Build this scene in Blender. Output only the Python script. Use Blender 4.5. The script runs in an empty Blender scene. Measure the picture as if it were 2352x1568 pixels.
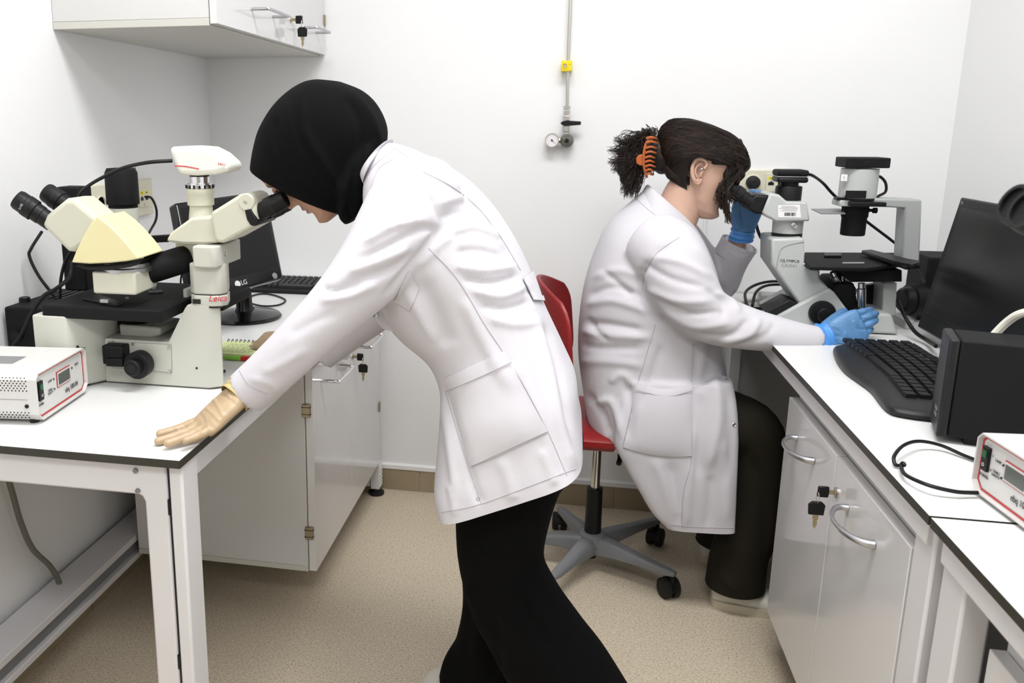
import bpy, bmesh, math, random
from mathutils import Vector, Matrix, noise
from mathutils.bvhtree import BVHTree
random.seed(7)
scene = bpy.context.scene
C = scene.collection
R = math.radians
PI = math.pi

# ------------------------------------------------------------------ camera
F, CX, CY, CAMH, YAW, PITCH = 1919.0, 912.3, 716.3, 1.25, 11.6, 12.455
cam = bpy.data.cameras.new('camera'); camo = bpy.data.objects.new('camera', cam); C.objects.link(camo)
camo.location = (0, 0, CAMH); camo.rotation_euler = (R(90 - PITCH), 0, R(YAW))
cam.sensor_width = 36; cam.lens = F / 2352 * 36
cam.shift_x = (1176 - CX) / 2352; cam.shift_y = (CY - 784) / 2352
cam.clip_start = .05
cam.dof.use_dof = True; cam.dof.focus_distance = 1.62; cam.dof.aperture_fstop = 7.0
scene.camera = camo

def ray(px, py):
    a, b = (px - CX) / F, (py - CY) / F
    cp, sp = math.cos(R(PITCH)), math.sin(R(PITCH))
    X, Y, Z = a, cp - b * sp, -sp - b * cp          # pitched, before yaw
    cy, sy = math.cos(R(YAW)), math.sin(R(YAW))
    return (X * cy - Y * sy, X * sy + Y * cy, Z)
def P(px, py, y):                                   # measured point -> place at depth y
    d = ray(px, py); t = y / d[1]; return Vector((d[0] * t, y, CAMH + d[2] * t))
def PZ(px, py, z):
    d = ray(px, py); t = (z - CAMH) / d[2]; return Vector((d[0] * t, d[1] * t, z))
def PXX(px, py, x):
    d = ray(px, py); t = x / d[0]; return Vector((x, d[1] * t, CAMH + d[2] * t))

# ------------------------------------------------------------------ world, light, exposure
w = bpy.data.worlds.new('world'); scene.world = w; w.use_nodes = True
w.node_tree.nodes['Background'].inputs[0].default_value = (.9, .95, 1, 1)
w.node_tree.nodes['Background'].inputs[1].default_value = .05
scene.view_settings.view_transform = 'Standard'; scene.view_settings.look = 'None'
scene.view_settings.gamma = 1; scene.view_settings.use_curve_mapping = False
scene.view_settings.exposure = 0.0
CEIL = 2.9
LAMPS = [(.08, 1.05, 1.2, .55, 35), (.08, -.85, 1.2, .55, 27)]
for lx, ly, sx, sy, e in LAMPS:
    L = bpy.data.lights.new('ceiling_lamp_light', 'AREA'); L.shape = 'RECTANGLE'; L.size = sx; L.size_y = sy
    L.energy = e; L.color = (.975, .985, 1)
    o = bpy.data.objects.new('ceiling_lamp_light', L); C.objects.link(o); o.location = (lx, ly, CEIL - .065)

# ------------------------------------------------------------------ materials
M = {}
def mat(name, col, rough=.5, metal=0, spec=.5, var=0, scale=20, bump=0, bscale=200, coat=0, sub=0, stretch=None, emit=0, alpha=1, trans=0):
    m = bpy.data.materials.new(name); m.use_nodes = True; nt = m.node_tree; b = nt.nodes['Principled BSDF']
    b.inputs['Base Color'].default_value = (*col, 1); b.inputs['Roughness'].default_value = rough
    b.inputs['Metallic'].default_value = metal; b.inputs['Specular IOR Level'].default_value = spec
    b.inputs['Coat Weight'].default_value = coat
    if trans: b.inputs['Transmission Weight'].default_value = trans
    if sub: b.inputs['Subsurface Weight'].default_value = sub; b.inputs['Subsurface Radius'].default_value = (.01, .004, .002)
    if emit: b.inputs['Emission Color'].default_value = (*col, 1); b.inputs['Emission Strength'].default_value = emit
    tc = nt.nodes.new('ShaderNodeTexCoord')
    mp = nt.nodes.new('ShaderNodeMapping'); nt.links.new(tc.outputs['Object'], mp.inputs[0])
    if stretch: mp.inputs['Scale'].default_value = stretch
    if var:
        n = nt.nodes.new('ShaderNodeTexNoise'); n.inputs['Scale'].default_value = scale; n.inputs['Detail'].default_value = 5
        nt.links.new(mp.outputs[0], n.inputs['Vector'])
        r = nt.nodes.new('ShaderNodeMapRange'); r.inputs[1].default_value = .3; r.inputs[2].default_value = .7
        r.inputs[3].default_value = 1 - var; r.inputs[4].default_value = 1 + var
        nt.links.new(n.outputs[0], r.inputs[0])
        mx = nt.nodes.new('ShaderNodeVectorMath'); mx.operation = 'SCALE'; mx.inputs[0].default_value = col
        nt.links.new(r.outputs[0], mx.inputs['Scale']); nt.links.new(mx.outputs[0], b.inputs['Base Color'])
    if bump:
        n2 = nt.nodes.new('ShaderNodeTexNoise'); n2.inputs['Scale'].default_value = bscale; n2.inputs['Detail'].default_value = 3
        nt.links.new(mp.outputs[0], n2.inputs['Vector'])
        bp = nt.nodes.new('ShaderNodeBump'); bp.inputs['Strength'].default_value = bump; bp.inputs['Distance'].default_value = .002
        nt.links.new(n2.outputs[0], bp.inputs['Height']); nt.links.new(bp.outputs[0], b.inputs['Normal'])
    M[name] = m; return m
mat('rearwall', (.42, .40, .37), .7)
mat('wall', (.84, .84, .84), .75, var=.012, scale=3, bump=.08, bscale=120)
mat('ceiling', (.88, .88, .87), .9)
mat('tile', (.34, .275, .18), .3, var=.06, scale=6)
mat('trimwhite', (.85, .85, .84), .4)
mat('table_white', (.76, .76, .75), .32, var=.008, scale=5)
mat('edge', (.028, .026, .018), .45, var=.1, scale=60)
mat('frame', (.69, .675, .685), .42, var=.01, scale=4)
mat('board', (.64, .635, .625), .5, var=.012, scale=3)
mat('boardedge', (.58, .57, .52), .5)
mat('gloss', (.70, .69, .69), .12, coat=.3)
mat('chrome', (.72, .72, .74), .16, metal=1)
mat('steel', (.55, .53, .50), .34, metal=1)
mat('satin', (.50, .50, .52), .38, metal=1)
mat('brass', (.42, .36, .22), .35, metal=1)
mat('hinge', (.34, .29, .2), .35, metal=.8)
mat('black', (.0045, .0045, .005), .45, spec=.3)
mat('blackmatte', (.0045, .0045, .005), .7, spec=.25, bump=.05, bscale=700)
mat('blackgloss', (.006, .006, .007), .14, spec=.4)
mat('screen', (.004, .004, .0045), .3, spec=.3)
mat('darkgrey', (.012, .012, .013), .45, spec=.3)
mat('rubber', (.010, .010, .010), .6, spec=.3)
mat('leica', (.56, .565, .50), .42, var=.012, scale=8)
mat('leicacream', (.60, .595, .49), .42, var=.012, scale=8)
mat('yellowed', (.76, .70, .40), .4, var=.02, scale=6)
mat('camwhite', (.82, .815, .75), .35)
mat('olympus', (.48, .50, .485), .45, var=.012, scale=8)
mat('olympusd', (.36, .375, .37), .45)
mat('boxwhite', (.66, .65, .63), .4, var=.01, scale=8)
mat('red', (.52, .012, .012), .4)
mat('chairred', (.24, .007, .008), .38, var=.03, scale=15)
mat('plasticgrey', (.19, .195, .205), .42, var=.02, scale=20)
mat('yellow', (.85, .66, .01), .45)
mat('yellowlabel', (.86, .74, .03), .5)
mat('beige', (.70, .675, .53), .45)
mat('lcd', (.10, .11, .10), .2)
mat('green', (.01, .10, .03), .3)
mat('lime', (.24, .55, .06), .5)
mat('wood', (.30, .17, .08), .6)
mat('label', (.82, .81, .82), .55)
mat('ink', (.03, .03, .03), .6)
mat('inkgrey', (.25, .25, .25), .6)
mat('redink', (.62, .03, .05), .5)
mat('whiteink', (.7, .7, .7), .5)
mat('gaugeface', (.8, .76, .77), .4)
mat('reggrey', (.16, .155, .135), .4, metal=.4)
mat('cablewhite', (.72, .70, .62), .5)
mat('cablegrey', (.16, .155, .13), .5)
mat('lamp', (1, .99, .97), .5, emit=5)
mat('glass', (.9, .9, .9), .05, trans=1)

def floor_mat():
    m = bpy.data.materials.new('vinyl'); m.use_nodes = True; nt = m.node_tree; b = nt.nodes['Principled BSDF']
    tc = nt.nodes.new('ShaderNodeTexCoord')
    def noise_ramp(scale, stops, detail=4):
        n = nt.nodes.new('ShaderNodeTexNoise'); n.inputs['Scale'].default_value = scale; n.inputs['Detail'].default_value = detail
        nt.links.new(tc.outputs['Object'], n.inputs['Vector'])
        r = nt.nodes.new('ShaderNodeValToRGB'); nt.links.new(n.outputs[0], r.inputs[0])
        r.color_ramp.elements[0].position, r.color_ramp.elements[0].color = stops[0]
        r.color_ramp.elements[1].position, r.color_ramp.elements[1].color = stops[1]
        return r
    a = noise_ramp(190, [(.30, (.48, .40, .29, 1)), (.68, (.70, .615, .48, 1))], 9)
    s = noise_ramp(230, [(.59, (0, 0, 0, 1)), (.66, (1, 1, 1, 1))], 2)
    l = noise_ramp(300, [(.60, (0, 0, 0, 1)), (.70, (1, 1, 1, 1))], 2)
    m1 = nt.nodes.new('ShaderNodeMixRGB'); m1.inputs[2].default_value = (.25, .165, .08, 1)
    k = nt.nodes.new('ShaderNodeMath'); k.operation = 'MULTIPLY'; k.inputs[1].default_value = .75
    nt.links.new(s.outputs[0], k.inputs[0]); nt.links.new(k.outputs[0], m1.inputs[0]); nt.links.new(a.outputs[0], m1.inputs[1])
    m2 = nt.nodes.new('ShaderNodeMixRGB'); m2.inputs[2].default_value = (.66, .58, .46, 1)
    k2 = nt.nodes.new('ShaderNodeMath'); k2.operation = 'MULTIPLY'; k2.inputs[1].default_value = .6
    nt.links.new(l.outputs[0], k2.inputs[0]); nt.links.new(k2.outputs[0], m2.inputs[0]); nt.links.new(m1.outputs[0], m2.inputs[1])
    nt.links.new(m2.outputs[0], b.inputs['Base Color']); b.inputs['Roughness'].default_value = .5
    M['vinyl'] = m
floor_mat()

# ------------------------------------------------------------------ mesh building
WOFF = {}
class MB:
    def __init__(s): s.v = []; s.f = []; s.m = []
    def add(s, vs, fs, mi=0):
        o = len(s.v); s.v += [Vector(v) for v in vs]; s.f += [tuple(i + o for i in f) for f in fs]; s.m += [mi] * len(fs); return s
    def box(s, x0, x1, y0, y1, z0, z1, mi=0, topmat=None):
        vs = [(x, y, z) for z in (z0, z1) for y in (y0, y1) for x in (x0, x1)]
        fs = [(0, 2, 3, 1), (4, 5, 7, 6), (0, 1, 5, 4), (2, 6, 7, 3), (0, 4, 6, 2), (1, 3, 7, 5)]
        s.add(vs, fs, mi)
        if topmat is not None: s.m[-5] = topmat
        return s
    def obox(s, c, u, v, w, mi=0):      # oriented box, half vectors
        c, u, v, w = map(Vector, (c, u, v, w))
        vs = [c + a * u + b * v + d * w for d in (-1, 1) for b in (-1, 1) for a in (-1, 1)]
        fs = [(0, 2, 3, 1), (4, 5, 7, 6), (0, 1, 5, 4), (2, 6, 7, 3), (0, 4, 6, 2), (1, 3, 7, 5)]
        if u.cross(v).dot(w) < 0: fs = [f[::-1] for f in fs]
        return s.add(vs, fs, mi)
    def ext(s, poly, vec, mi=0):        # planar polygon extruded by a vector
        n = len(poly); poly = [Vector(p) for p in poly]; vec = Vector(vec)
        nn = sum(((poly[i] - poly[0]).cross(poly[(i + 1) % n] - poly[0]) for i in range(1, n)), Vector())
        if nn.dot(vec) > 0: poly = poly[::-1]
        vs = poly + [p + vec for p in poly]
        fs = [tuple(range(n)), tuple(range(2 * n - 1, n - 1, -1))] + [(i, i + n, (i + 1) % n + n, (i + 1) % n) for i in range(n)]
        return s.add(vs, fs, mi)
    def prism(s, pts, y0, y1, mi=0):    # outline of (px,py) measured on plane y0
        return s.ext([P(a, b, y0) for a, b in pts], (0, y1 - y0, 0), mi)
    def rings(s, rs, mi=0, cap=True, closed=False):
        n = len(rs[0]); vs = [p for r in rs for p in r]; fs = []
        m = len(rs)
        for i in range(m - (0 if closed else 1)):
            for j in range(n):
                a, b = i * n + j, i * n + (j + 1) % n; c, d = ((i + 1) % m) * n + (j + 1) % n, ((i + 1) % m) * n + j
                fs.append((a, b, c, d))
        if cap and not closed: fs += [tuple(range(n - 1, -1, -1)), tuple(range((m - 1) * n, m * n))]
        return s.add(vs, fs, mi)
    def lathe(s, p0, p1, prof, n=24, mi=0):   # prof: (t along, radius); absolute metres from p0 along axis
        p0, p1 = Vector(p0), Vector(p1); a = (p1 - p0).normalized()
        u = a.cross((0, 0, 1)); u = (u if u.length > 1e-4 else Vector((1, 0, 0))).normalized(); v = a.cross(u)
        rs = [[p0 + a * t + (u * math.cos(2 * PI * k / n) + v * math.sin(2 * PI * k / n)) * r for k in range(n)] for t, r in prof]
        return s.rings(rs, mi)
    def cyl(s, p0, p1, r, r1=None, n=24, mi=0):
        L = (Vector(p1) - Vector(p0)).length
        return s.lathe(p0, p1, [(0, r), (L, r if r1 is None else r1)], n, mi)
    def tube(s, pts, r, n=8, mi=0, sub=8, rr=None):
        pts = smooth_path(pts, sub) if sub else [Vector(p) for p in pts]
        m = len(pts); rs = []; up = None
        for i, p in enumerate(pts):
            t = (pts[min(i + 1, m - 1)] - pts[max(i - 1, 0)]).normalized()
            if up is None: up = t.orthogonal().normalized()
            up = (up - t * up.dot(t)).normalized(); v = t.cross(up)
            q = r if rr is None else rr(i / (m - 1))
            rs.append([p + (up * math.cos(2 * PI * k / n) + v * math.sin(2 * PI * k / n)) * q for k in range(n)])
        return s.rings(rs, mi)
    def sphere(s, c, r, n=12, mi=0, sc=(1, 1, 1)):
        c = Vector(c); rs = []
        for i in range(1, n):
            a = PI * i / n
            rs.append([c + Vector((math.sin(a) * math.cos(2 * PI * k / (2 * n)) * sc[0], math.sin(a) * math.sin(2 * PI * k / (2 * n)) * sc[1], -math.cos(a) * sc[2])) * r for k in range(2 * n)])
        return s.rings(rs, mi)
    def xf(s, mtx):
        s.v = [mtx @ v for v in s.v]; return s
    def mesh(s, name='m'):
        me = bpy.data.meshes.new(name); me.from_pydata([tuple(v) for v in s.v], [], s.f); me.polygons.foreach_set('material_index', s.m); me.update(); return me
    def build(s, name, mats, parent=None, bevel=0, seg=2, smooth=35, label=None):
        off = WOFF.get(parent, Vector())
        s2 = [v - off for v in s.v]
        me = bpy.data.meshes.new(name); me.from_pydata([tuple(v) for v in s2], [], s.f); me.polygons.foreach_set('material_index', s.m)
        return finish(me, name, mats, parent, bevel, seg, smooth, label)
def finish(me, name, mats, parent=None, bevel=0, seg=2, smooth=35, label=None):
    for k in ([mats] if isinstance(mats, str) else mats): me.materials.append(M[k])
    me.update(); 
    if smooth: me.shade_smooth(); me.set_sharp_from_angle(angle=R(smooth))
    o = bpy.data.objects.new(name, me); C.objects.link(o)
    if parent is not None: o.parent = parent; WOFF[o] = WOFF.get(parent, Vector())
    if bevel:
        b = o.modifiers.new('bevel', 'BEVEL'); b.width = bevel; b.segments = seg; b.limit_method = 'ANGLE'; b.angle_limit = R(40); b.use_clamp_overlap = True
        b.harden_normals = False
        me.shade_smooth(); me.set_sharp_from_angle(angle=R(60))
    if label: o['label'] = label
    return o
def smooth_path(pts, sub=8):
    pts = [Vector(p) for p in pts]; out = []
    if len(pts) < 3: return pts
    for i in range(len(pts) - 1):
        p0, p1, p2, p3 = pts[max(i - 1, 0)], pts[i], pts[i + 1], pts[min(i + 2, len(pts) - 1)]
        for k in range(sub):
            t = k / sub
            out.append(.5 * ((2 * p1) + (p2 - p0) * t + (2 * p0 - 5 * p1 + 4 * p2 - p3) * t * t + (3 * p1 - p0 - 3 * p2 + p3) * t ** 3))
    return out + [pts[-1]]
def thing(name, label, cat, base=(0, 0, 0), group=None):
    o = bpy.data.objects.new(name, None); C.objects.link(o); o.location = base; o.empty_display_size = .05
    o['label'] = label; o['category'] = cat
    if group: o['group'] = group
    WOFF[o] = Vector(base); return o
def tag(o, label, cat, group=None):
    o['label'] = label; o['category'] = cat
    if group: o['group'] = group
    return o
def struct(o): o['kind'] = 'structure'; return o
def text(body, size, origin, right, up, matname, parent, name='lettering', depth=.0002, shear=0, label=None, sx=1):
    cu = bpy.data.curves.new(name, 'FONT'); cu.body = body; cu.size = size; cu.extrude = depth; cu.align_x = 'CENTER'; cu.align_y = 'CENTER'; cu.shear = shear
    t = bpy.data.objects.new(name, cu); C.objects.link(t)
    dg = bpy.context.evaluated_depsgraph_get(); me = bpy.data.meshes.new_from_object(t.evaluated_get(dg))
    bpy.data.objects.remove(t)
    r, u = Vector(right).normalized(), Vector(up).normalized(); n = r.cross(u).normalized(); u = n.cross(r)
    o0 = Vector(origin) - WOFF.get(parent, Vector())
    for v in me.vertices: v.co = o0 + r * v.co.x * sx + u * v.co.y + n * (v.co.z + .0004)
    me.materials.clear()
    return finish(me, name, matname, parent, smooth=0, label=label)
def copy_tree(o, loc):
    c = o.copy(); C.objects.link(c); c.location = loc
    def rec(a, b):
        for ch in list(a.children):
            d = ch.copy(); C.objects.link(d); d.parent = b; rec(ch, d)
    rec(o, c); return c

# ------------------------------------------------------------------ room
XL, XR, YB, YF = -1.20, 1.06, 2.70, -2.4
struct(MB().box(XL - .1, XR + .1, YF - .1, YB + .1, -.05, 0).build('floor', 'vinyl', smooth=0))
struct(MB().box(XL - .1, XR + .1, YF - .1, YB + .1, CEIL, CEIL + .05).build('ceiling', 'ceiling', smooth=0))
wl = struct(MB().box(XL - .1, XL, YF - .1, YB + .1, 0, CEIL).build('wall_left', 'wall', smooth=0))
struct(MB().box(XR, XR + .1, YF - .1, YB + .1, 0, CEIL).build('wall_right', 'wall', smooth=0))
wb = struct(MB().box(XL, XR, YB, YB + .1, 0, CEIL).build('wall_back', 'wall', smooth=0))
struct(MB().box(XL, XR, YF - .1, YF, 0, CEIL).build('wall_front', 'rearwall', smooth=0))
def baseboard(name, a, b, nrm, n0):
    a, b, nrm = Vector(a), Vector(b), Vector(nrm)
    d = (b - a); L = d.length; d.normalize()
    bb = struct(MB().ext([a + nrm * .002, a + nrm * .002 + Vector((0, 0, .079)), b + nrm * .002 + Vector((0, 0, .079)), b + nrm * .002], -nrm * .002).build(name, 'trimwhite'))
    mb = MB(); mb.ext([a, a + nrm * .012, a + nrm * .012 + Vector((0, 0, .014)), a + nrm * .004 + Vector((0, 0, .018)), a + Vector((0, 0, .018))], d * L)
    mb.xf(Matrix.Translation((0, 0, .079))).build('top_strip', 'trimwhite', bb)
    t = n0; tw = .33
    while t < L:
        s0, s1 = max(t, 0), min(t + tw - .003, L)
        if s1 - s0 > .01:
            MB().ext([a + d * s0, a + d * s0 + nrm * .009, a + d * s0 + nrm * .009 + Vector((0, 0, .078)), a + d * s0 + Vector((0, 0, .078))], d * (s1 - s0)).build('tile', 'tile', bb, bevel=.0012)
        t += tw
baseboard('baseboard_back', (XL, YB, 0), (XR, YB, 0), (0, -1, 0), P(966, 1100, YB).x - XL - .33 * 3)
baseboard('baseboard_left', (XL, YF, 0), (XL, YB, 0), (1, 0, 0), -.1)
for i, (lx, ly, sx, sy, e) in enumerate(LAMPS):
    t = thing('ceiling_lamp', ['flat white ceiling light panel above the two people', 'flat white ceiling light panel behind the camera'][i], 'ceiling light', (lx, ly, CEIL), 'ceiling light panels')
    MB().box(lx - sx / 2 - .03, lx + sx / 2 + .03, ly - sy / 2 - .03, ly + sy / 2 + .03, CEIL - .05, CEIL).build('housing', 'trimwhite', t, bevel=.004)
    MB().box(lx - sx / 2, lx + sx / 2, ly - sy / 2, ly + sy / 2, CEIL - .056, CEIL - .05).build('diffuser', 'lamp', t)

# ------------------------------------------------------------------ furniture helpers
TZ = .75
def worktop(t, x0, x1, y0, y1):
    MB().box(x0, x1, y0, y1, TZ - .0135, TZ, 0, topmat=1).build('worktop', ['edge', 'table_white'], t, smooth=0)
def hinge(parent, x, y, z, d=1, off=0):
    mb = MB(); mb.box(x - .004, x + .017, y - .007, y + .006, z - .017, z + .017)
    h = mb.build('hinge', 'hinge', parent, bevel=.0015)
    MB().box(x - .005, x + .018, y - .0076, y + .0066, z - .010, z - .0085).box(x - .005, x + .018, y - .0076, y + .0066, z + .0085, z + .010).build('hinge_line', 'black', h)
def bow_handle(parent, x, y0, y1, z0, z1, out, matn='chrome', r=.0042, name='handle'):
    # square wire handle: two legs standing off the door and a bar
    pts = [(x, y0, z0), (x + out * .85, y0, z0), (x + out, y0 + (y1 - y0) * .08, z0), (x + out, y1 - (y1 - y0) * .08, z1), (x + out * .85, y1, z1), (x, y1, z1)]
    return MB().tube(pts, r, 10, sub=5).build(name, matn, parent)
def key_set(loc, out, label, face_x, hang=True, drop=.05):
    # lock cylinder stays on the door; this is the inserted key with a second key hanging from its ring
    x, y, z = loc; s = 1 if out > 0 else -1
    t = thing('key_pair', label, 'keys', loc)
    a = MB(); a.box(min(x, x + out * .35), max(x, x + out * .35), y - .0012, y + .0012, z - .004, z + .004); a.build('key_blade', 'brass', t)
    hx0, hx1 = sorted((x + out * .35, x + out))
    MB().box(hx0, hx1, y - .003, y + .003, z - .011, z + .011).build('key_head', 'black', t, bevel=.003)
    rx = x + out * .95
    ring = [Vector((rx, y + .007 * math.cos(k * PI / 6), z - .012 + .011 * math.sin(k * PI / 6))) for k in range(13)]
    MB().tube(ring, .0009, 6, sub=2).build('key_ring', 'steel', t)
    hz = z - .020
    MB().ext([(rx - .013, y - .003, hz - .026), (rx + .013, y - .003, hz - .026), (rx + .0145, y - .003, hz - .006), (rx + .008, y - .003, hz), (rx - .008, y - .003, hz), (rx - .0145, y - .003, hz - .006)], (0, .006, 0)).build('hanging_key_head', 'black', t, bevel=.0015)
    MB().ext([(rx - .005, y - .001, hz - .026), (rx + .005, y - .001, hz - .026), (rx + .005, y - .001, hz - .034), (rx + .003, y - .001, hz - .038), (rx + .004, y - .001, hz - .044), (rx, y - .001, hz - .054), (rx - .003, y - .001, hz - .048), (rx - .003, y - .001, hz - .034), (rx - .005, y - .001, hz - .034)], (0, .002, 0)).build('hanging_key_blade', 'brass', t)
    return t

# ------------------------------------------------------------------ left bench
t = thing('lab_table', 'white lab table with black-edged top along the left wall', 'table', (-.885, 1.9, 0))
worktop(t, -1.198, -.57, 1.112, 2.695)
y0 = 1.128
MB().ext([(-1.19, y0, .7365), (-.602, y0, .7365), (-.602, y0, .002), (-.642, y0, .002), (-.642, y0, .668), (-.646, y0, .676), (-.652, y0, .679), (-1.19, y0, .679)], (0, .032, 0)).build('front_frame', 'frame', t, bevel=.004)
for a, b in ((312, 1080), (317, 1126)):
    p = P(a, b, y0); MB().cyl(p + Vector((0, .002, 0)), p - Vector((0, .003, 0)), .0045, .004, 12).build('bolt', 'plasticgrey', t)
MB().box(-.597, -.574, y0 - .002, y0 + .055, .002, .7365).build('leg', 'frame', t, bevel=.004)
MB().box(-.6025, -.5965, y0 + .004, y0 + .03, .005, .73).build('slot_strip', 'darkgrey', t)
for a, b in ((381, 1165), (403, 1520)):
    p = P(a, b, y0); MB().box(-.6028, -.5975, y0 + .0005, y0 + .006, p.z - .013, p.z + .013).build('slot', 'black', t)
MB().box(-.665, -.635, 2.632, 2.68, .03, .7365).build('leg', 'frame', t, bevel=.003)
mb = MB(); mb.box(-.634, -.6015, 2.625, 2.675, .025, .115).build('foot_bracket', 'frame', t, bevel=.003)
for k in range(6):
    for j in range(2):
        MB().cyl((-.6015, 2.638 + j * .018, .035 + k * .014), (-.5995, 2.638 + j * .018, .035 + k * .014), .005, .0035, 8).build('stud', 'trimwhite', t)
MB().lathe((-.618, 2.648, 0), (-.618, 2.648, 1), [(0, .028), (.008, .028), (.012, .016), (.03, .012)], 20).build('levelling_foot', 'darkgrey', t)
MB().box(-.606, -.576, y0 + .055, 2.66, .697, .7365).build('side_apron', 'frame', t, bevel=.002)
# wall side rail: two-lipped channel near the floor
za = .105
MB().ext([(-1.185, 1.13, za), (-1.108, 1.13, za), (-1.108, 1.13, za + .016), (-1.122, 1.13, za + .016), (-1.122, 1.13, za + .050), (-1.108, 1.13, za + .052), (-1.108, 1.13, za + .07), (-1.152, 1.13, za + .078), (-1.185, 1.13, za + .078)], (0, 1.5, 0)).build('wall_rail', 'frame', t, bevel=.0015)
MB().box(-1.1225, -1.1195, 1.13, 2.63, za + .018, za + .049).build('rail_inlay', 'plasticgrey', t)
MB().box(-1.19, -1.15, y0, y0 + .04, .002, .737).build('leg', 'frame', t, bevel=.003)

# left base cabinet hung in the frame
t = thing('base_cabinet', 'white two-door base cabinet under the left lab table', 'cabinet', (-.9, 2.2, .125))
mb = MB(); mb.box(-1.10, -.622, 1.885, 2.625, .140, .695); mb.build('body', 'board', t, bevel=.001)
MB().box(-1.10, -.622, 1.8845, 2.625, .125, .1395).build('bottom_board', 'boardedge', t, bevel=.001)
d = MB().box(-.620, -.600, 1.887, 2.251, .127, .672).build('door', ['gloss'], t, bevel=.0012)
hinge(d, -.623, 1.886, .565); hinge(d, -.623, 1.886, .235)
bow_handle(d, -.6, 1.955, 2.095, .622, .622, .05)
d2 = MB().box(-.620, -.600, 2.254, 2.623, .127, .672).build('door', ['gloss'], t, bevel=.0012)
for z in (.61, .33): MB().box(-.604, -.5955, 2.609, 2.625, z - .017, z + .017).build('hinge', 'hinge', d2, bevel=.001)
bow_handle(d2, -.6, 2.30, 2.46, .622, .622, .05)
MB().lathe((-.601, 2.275, .598), (-.59, 2.275, .598), [(0, .010), (.003, .010), (.004, .007), (.0045, .007)], 16).build('lock', 'steel', d2)
key_set((-.597, 2.275, .598), .03, 'black-headed keys hanging in the lock of the left base cabinet', -.6)

# wall cabinet in the corner
zc = 1.473
t = thing('wall_cabinet', 'white wall cabinet with wire handles mounted in the upper left corner', 'cabinet', (-1.0, 2.25, zc))
MB().box(-1.199, -.81, 1.845, 2.698, zc, zc + .0165).build('bottom_board', 'boardedge', t, bevel=.001)
MB().box(-1.199, -.81, 1.846, 2.698, zc + .017, 2.15).build('body', 'board', t, bevel=.001)
for i, (ya, yb) in enumerate(((1.846, 2.312), (2.314, 2.694))):
    d = MB().box(-.808, -.790, ya, yb, zc + .004, 2.15).build('door', 'gloss', t, bevel=.0012)
    if i == 0: bow_handle(d, -.79, 2.06, 2.21, zc + .062, zc + .062, .045, 'satin', .004)
    else:
        bow_handle(d, -.79, 2.46, 2.60, zc + .062, zc + .062, .045, 'satin', .004)
        MB().box(-.796, -.786, 2.683, 2.697, zc + .095, zc + .125).build('hinge', 'hinge', d)
        MB().lathe((-.791, 2.36, zc + .072), (-.78, 2.36, zc + .072), [(0, .010), (.003, .010), (.004, .007), (.0045, .007)], 16).build('lock', 'steel', d)
key_set((-.787, 2.36, zc + .072), .032, 'black-headed keys hanging in the lock of the upper wall cabinet', -.79)

# ------------------------------------------------------------------ right bench (two tables end to end)
def right_frame(t, y0, y1, far):
    MB().box(.492, .52, y0 + .02, y1 - .02, .698, .7365).build('side_apron', 'frame', t, bevel=.002)
    MB().box(.50, .535, y0 + .012, y0 + .075, .0, .7365).build('leg', 'frame', t, bevel=.004)
    MB().box(.50, .535, y1 - .075, y1 - .012, .0, .7365).build('leg', 'frame', t, bevel=.004)
    MB().box(1.01, 1.05, y0 + .012, y0 + .075, .0, .7365).build('leg', 'frame', t, bevel=.004)
    MB().box(1.01, 1.05, y1 - .075, y1 - .012, .0, .7365).build('leg', 'frame', t, bevel=.004)
    MB().box(.535, 1.01, y0 + .012, y0 + .05, .66, .7365).build('end_apron', 'frame', t, bevel=.003)
    MB().box(.535, 1.01, y1 - .05, y1 - .012, .66, .7365).build('end_apron', 'frame', t, bevel=.003)
    MB().box(1.02, 1.045, y0 + .03, y1 - .03, .12, .19).build('wall_rail', 'frame', t, bevel=.002)
t = thing('lab_table', 'white lab table carrying the grey microscope and ergonomic keyboard on the right', 'table', (.77, 1.9, 0))
worktop(t, .483, 1.058, 1.139, 2.695); right_frame(t, 1.139, 2.695, True)
t = thing('lab_table', 'white lab table nearest the camera at the lower right corner', 'table', (.77, .3, 0))
worktop(t, .483, 1.058, -.45, 1.133); right_frame(t, -.45, 1.133, False)

t = thing('base_cabinet', 'white two-door cabinet with curved handles under the right lab table', 'cabinet', (.75, 1.6, .12))
MB().box(.522, 1.0, 1.235, 1.925, .13, .690).build('body', 'board', t, bevel=.001)
for ya, yb, hy in ((1.575, 1.925, (1.70, 1.83)), (1.222, 1.571, (1.35, 1.485))):
    d = MB().box(.501, .519, ya, yb, .13, .662).build('door', 'gloss', t, bevel=.0012)
    # curved bow handle
    a, b = hy; mid = (a + b) / 2; z = .60
    mb = MB(); pts = [(.501, b, z), (.485, b, z), (.470, b - .02, z - .001), (.462, mid + .01, z - .001), (.468, a + .03, z), (.484, a + .006, z), (.501, a, z)]
    mb.tube(pts, .006, 12, sub=6, rr=lambda u: .0035 + .0028 * abs(2 * u - 1) ** 1.2 + (.0012 if u > .6 else 0)).build('handle', 'satin', d)
    if hy[0] < 1.5: MB().lathe((.501, 1.548, .60), (.49, 1.548, .60), [(0, .0105), (.003, .0105), (.004, .007), (.0045, .007)], 16).build('lock', 'steel', d)
MB().box(.5205, .524, 1.235, 1.925, .668, .672).build('shadow_gap', 'boardedge', t)
key_set((.4975, 1.548, .60), -.03, 'black-headed keys hanging in the lock of the right base cabinet', .5)
t = thing('base_cabinet', 'white cabinet under the nearest right lab table, cut by the frame', 'cabinet', (.75, .7, .12))
MB().box(.545, 1.0, .36, 1.035, .13, .655).build('body', 'board', t, bevel=.001)
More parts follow.
